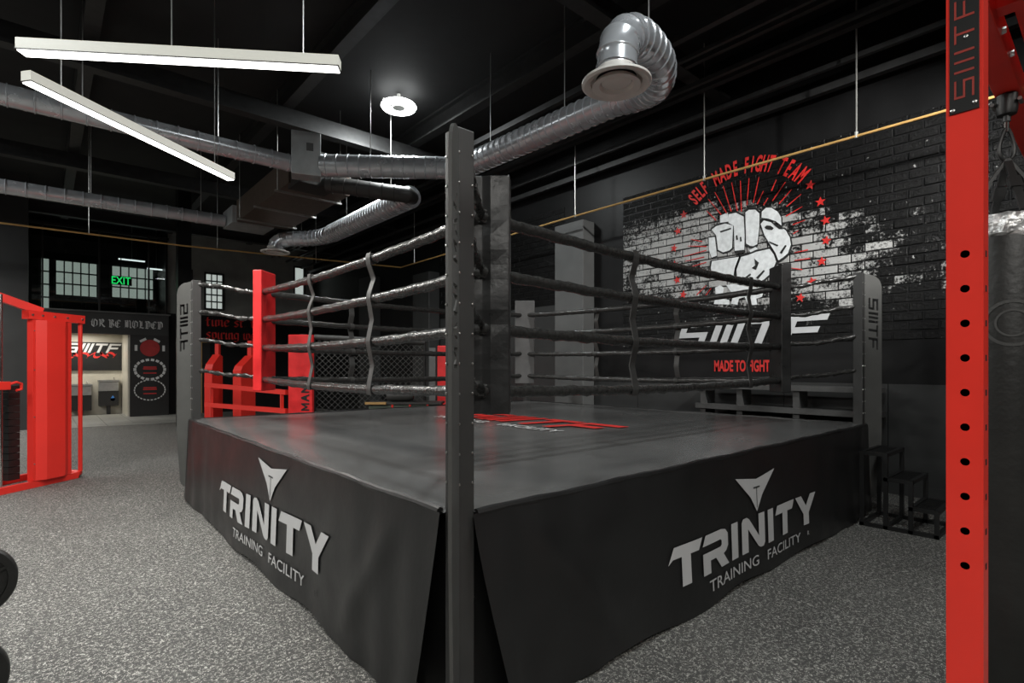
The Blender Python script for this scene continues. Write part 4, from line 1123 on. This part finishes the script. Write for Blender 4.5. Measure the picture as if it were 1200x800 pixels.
round_lamp(1.30, -1.20, 5.86, 'unseen round lamp added above the red rig to light ducts and post')  # this and the next two are unseen lamps added to light ducts and post
round_lamp(-4.4, 2.9, 5.84, 'unseen round lamp added left of the ring to light the ducts')
round_lamp(-4.6, 9.8, 5.86, 'unseen round lamp added over the left aisle for more light')
sp = thing('added_mural_spotlight', 'unseen spotlight added to brighten the fist mural', 'spotlight', (4.2, -2.9, 5.0))  # added out of view to light the wall without the floor
aim = (V((6.5, 1.7, 3.05)) - V((4.2, -2.9, 5.0))).normalized(); c = V((4.2, -2.9, 5.0))
MB().lathe([(.0, -.16), (.05, -.16), (.09, -.02), (.09, .10), (.08, .10), (.07, .0), (.0, .0)], c, tuple(aim), 24).build('lamp_head', 'black', sp, smooth=True)
MB().cyl(c + V((0, 0, .06)), (c.x, c.y, 6.198), .014, 8).build('stem', 'black', sp)
ld = bpy.data.lights.new('added_mural_beam', 'SPOT'); ld.energy = ADDED_SPOT_W; ld.spot_size = radians(58); ld.spot_blend = .8; ld.shadow_soft_size = .07; ld.color = (1, .99, .96)
lo = bpy.data.objects.new('added_mural_beam', ld); COL.objects.link(lo); lo.parent = sp; lo.location = aim*.11; lo.rotation_euler = aim.to_track_quat('-Z', 'Y').to_euler()
al = thing('alcove_lamp', 'flat lamp on the alcove ceiling hidden above the drinking fountains', 'ceiling lamp', (-.4, 19.4, 2.58))
MB().box((-.9, 19.25, 2.585), (.1, 19.55, 2.62)).build('housing', 'lampbody', al)
ld = bpy.data.lights.new('alcove_light', 'AREA'); ld.shape = 'RECTANGLE'; ld.size = .9; ld.size_y = .25; ld.energy = 30; ld.color = (1, .95, .85)
lo = bpy.data.objects.new('alcove_light', ld); COL.objects.link(lo); lo.parent = al; lo.location = (0, 0, -.0)

# ================================================================== DUCTS
def resample(pts, step):
    pts = [V(p) for p in pts]; out = []
    P = [pts[0]*2 - pts[1]] + pts + [pts[-1]*2 - pts[-2]]
    for i in range(1, len(P)-2):
        n = max(2, int((P[i+1]-P[i]).length/step))
        for k in range(n):
            t = k/n; a, b, c, d = P[i-1], P[i], P[i+1], P[i+2]
            out.append(.5*((2*b) + (c-a)*t + (2*a-5*b+4*c-d)*t*t + (3*b-a-3*c+d)*t**3))
    out.append(pts[-1]); return out
def duct_pipe(pts, r, name, parent, ring=.16, curve=False, mat='duct'):
    """round sheet pipe with raised seams every `ring` metres"""
    q = resample(pts, .012) if curve else [V(p) for p in pts]
    dist = [0.]
    for a, b in zip(q, q[1:]): dist.append(dist[-1] + (b-a).length)
    def at(s_):
        for i in range(len(q)-1):
            if s_ <= dist[i+1] or i == len(q)-2:
                return q[i].lerp(q[i+1], (s_ - dist[i])/max(1e-6, dist[i+1]-dist[i]))
    stops = []; s_ = ring*.5; T = dist[-1]
    stops.append((0., r)); last = 0.
    while s_ < T - .03:
        m = max(1, int((s_ - .010 - last)/.04))
        for k in range(1, m): stops.append((last + (s_ - .010 - last)*k/m, r))
        stops += [(s_-.010, r), (s_-.005, r+.011), (s_+.005, r+.011), (s_+.010, r)]; last = s_ + .010
        s_ += ring
    if not curve:                                     # keep the corners of a bent run
        stops += [(d_, r) for d_ in dist[1:-1]]
    stops.append((T, r)); stops.sort()
    out = [stops[0]]
    for st_ in stops[1:]:
        if st_[0] - out[-1][0] > 1e-4: out.append(st_)
    rr = [o_[1] for o_ in out]
    return MB().tube([at(o_[0]) for o_ in out], r, 24, rf=lambda i, j: rr[i]).build(name, mat, parent, smooth=True)
def diffuser(c, r, parent, neck):
    x, y_, z = c
    dd = MB().lathe([(neck, .10), (neck, .03), (r, .0), (r, -.018), (r*.93, -.03), (r*.74, -.006), (r*.74, .03)], c, n=36).build('diffuser_ring', 'diffuser', parent, smooth=True)
    MB().lathe([(.0, -.02), (r*.28, -.02), (r*.42, -.006), (r*.44, .0)], c, n=30).build('diffuser_centre', 'diffuser', dd, smooth=True)
    MB().lathe([(r*.45, .004), (r*.50, -.03), (r*.70, -.038), (r*.62, -.004), (r*.5, .02)], c, n=30).build('diffuser_cone', 'diffuser', dd, smooth=True)
    MB().lathe([(.0, .034), (r*.76, .034)], c, n=30).build('throat_shade', 'hole', dd)  # dark disc standing for the shade up inside the neck
def rod(parent, p, name='hanger_rod', r=.007, mat='wire'): MB().cyl(p, (p[0], p[1], 6.2), r, 6).build(name, mat, parent)

d1_ = thing('spiral_duct', 'shiny spiral duct crossing the ceiling to a round diffuser above the ring', 'duct', (2.3, 3.5, 4.0))
duct_pipe([(-8.9, 6.78, 4.66), (1.62, 6.62, 4.66)], .125, 'left_run', d1_, .24)
MB().cbox((1.80, 6.56, 4.80), (.42, .30, .66), radians(-20)).build('junction_box', 'sheet', d1_, bevel=.008)
MB().cbox((1.80, 6.405, 4.90), (.10, .02, .12), radians(-20)).build('access_plate', 'pillar', d1_)
duct_pipe([(2.0, 6.46, 4.68), (3.55, 5.28, 4.69), (3.70, 5.10, 4.69), (3.73, 4.85, 4.69)], .17, 'middle_run', d1_, .17)
duct_pipe([(3.73, 4.86, 4.69), (3.73, 2.1, 4.63)], .17, 'right_run', d1_, .13)
duct_pipe([(3.73, 2.12, 4.63), (3.70, 1.75, 4.56), (3.50, 1.40, 4.46), (3.18, 1.16, 4.44), (2.82, 1.05, 4.44), (2.53, 1.0, 4.38), (2.35, .98, 4.22), (2.31, .98, 3.97)], .165, 'elbow', d1_, .12, curve=True)
diffuser((2.31, .98, 3.90), .285, d1_, .165)
for p in ((3.73, 4.4, 4.86), (3.73, 2.9, 4.83), (2.6, 6.0, 4.85), (-.9, 6.76, 4.78), (.6, 6.68, 4.78), (2.9, 1.07, 4.6)): rod(d1_, p)
d2_ = thing('spiral_duct', 'thinner spiral duct farther back below the slanting lamp', 'duct', (-.6, 10.8, 4.5))
duct_pipe([(-8.9, 10.95, 4.60), (1.62, 10.75, 4.63)], .125, 'run', d2_, .26)
for x in (-2.6, -.6, 1.2): rod(d2_, (x, 10.85, 4.74))
pl = thing('air_plenum', 'brown galvanised air plenum box hanging between the two ducts', 'plenum', (2.3, 8.6, 4.5))
MB().box((1.72, 7.1, 4.52), (2.75, 10.2, 4.95)).build('body', M('plenum_brown', (.16, .12, .095), .38, .5), pl)
MB().box((1.64, 10.2, 4.50), (2.45, 10.95, 4.85)).build('end_box', 'sheet', pl)
MB().prism([[(0, 0), (.5, 0), (.5, .4), (0, .55)]], (1.75, 6.72, 4.45), (0,1,0), (0,0,1), .6).build('transition', 'ductdark', pl)
for y_ in (7.6, 8.8, 9.9): MB().box((1.66, y_-.02, 4.49), (2.82, y_+.02, 4.52)).build('strut', 'wire', pl)
for p in ((1.70, 7.6), (2.80, 7.6), (1.70, 9.9), (2.80, 9.9)): rod(pl, (p[0], p[1], 4.5))
d3_ = thing('spiral_duct', 'bright spiral duct ending in a downturned diffuser behind the left ropes', 'duct', (3.1, 8.4, 4.1))
duct_pipe([(2.2, 6.75, 4.52), (2.9, 6.25, 4.42), (3.25, 6.02, 4.38), (3.42, 6.15, 4.40)], .13, 'dark_link', d3_, .2, curve=True, mat='ductdark')
duct_pipe([(3.40, 6.10, 4.41), (3.36, 9.3, 4.38)], .18, 'run', d3_, .10)
duct_pipe([(3.36, 9.28, 4.38), (3.30, 9.7, 4.37), (3.10, 10.05, 4.36), (2.82, 10.25, 4.35), (2.62, 10.38, 4.28), (2.55, 10.42, 4.12)], .165, 'elbow', d3_, .13, curve=True)
diffuser((2.55, 10.42, 4.06), .30, d3_, .165)
for p in ((3.39, 6.8, 4.59), (3.37, 8.6, 4.57), (3.0, 10.1, 4.54)): rod(d3_, p)

# ochre track hung on rods around the hall
tk = thing('ceiling_track', 'thin ochre track pipe hung on rods around the hall', 'track', (5.9, 5.0, 4.24))
MB().tube([(5.9, -5.9, 4.24), (5.9, 5, 4.24), (5.9, 10.9, 4.19)], .017, 8).build('track_rail', 'brass', tk, smooth=True)
MB().tube([(5.9, 10.9, 4.19), (1, 11.4, 4.12), (-8.9, 11.5, 4.09)], .017, 8).build('track_rail', 'brass', tk, smooth=True)
for y_ in (-3.2, .27, 2.19, 4.68, 7.6, 10.2): rod(tk, (5.9, y_, 4.22), r=.009); MB().cyl((5.9, y_, 4.22), (5.9, y_, 4.29), .018, 8).build('clamp', 'wire', tk)
for x in (-.60, 1.63, 3.82): rod(tk, (x, 11.4, 4.12), r=.009)
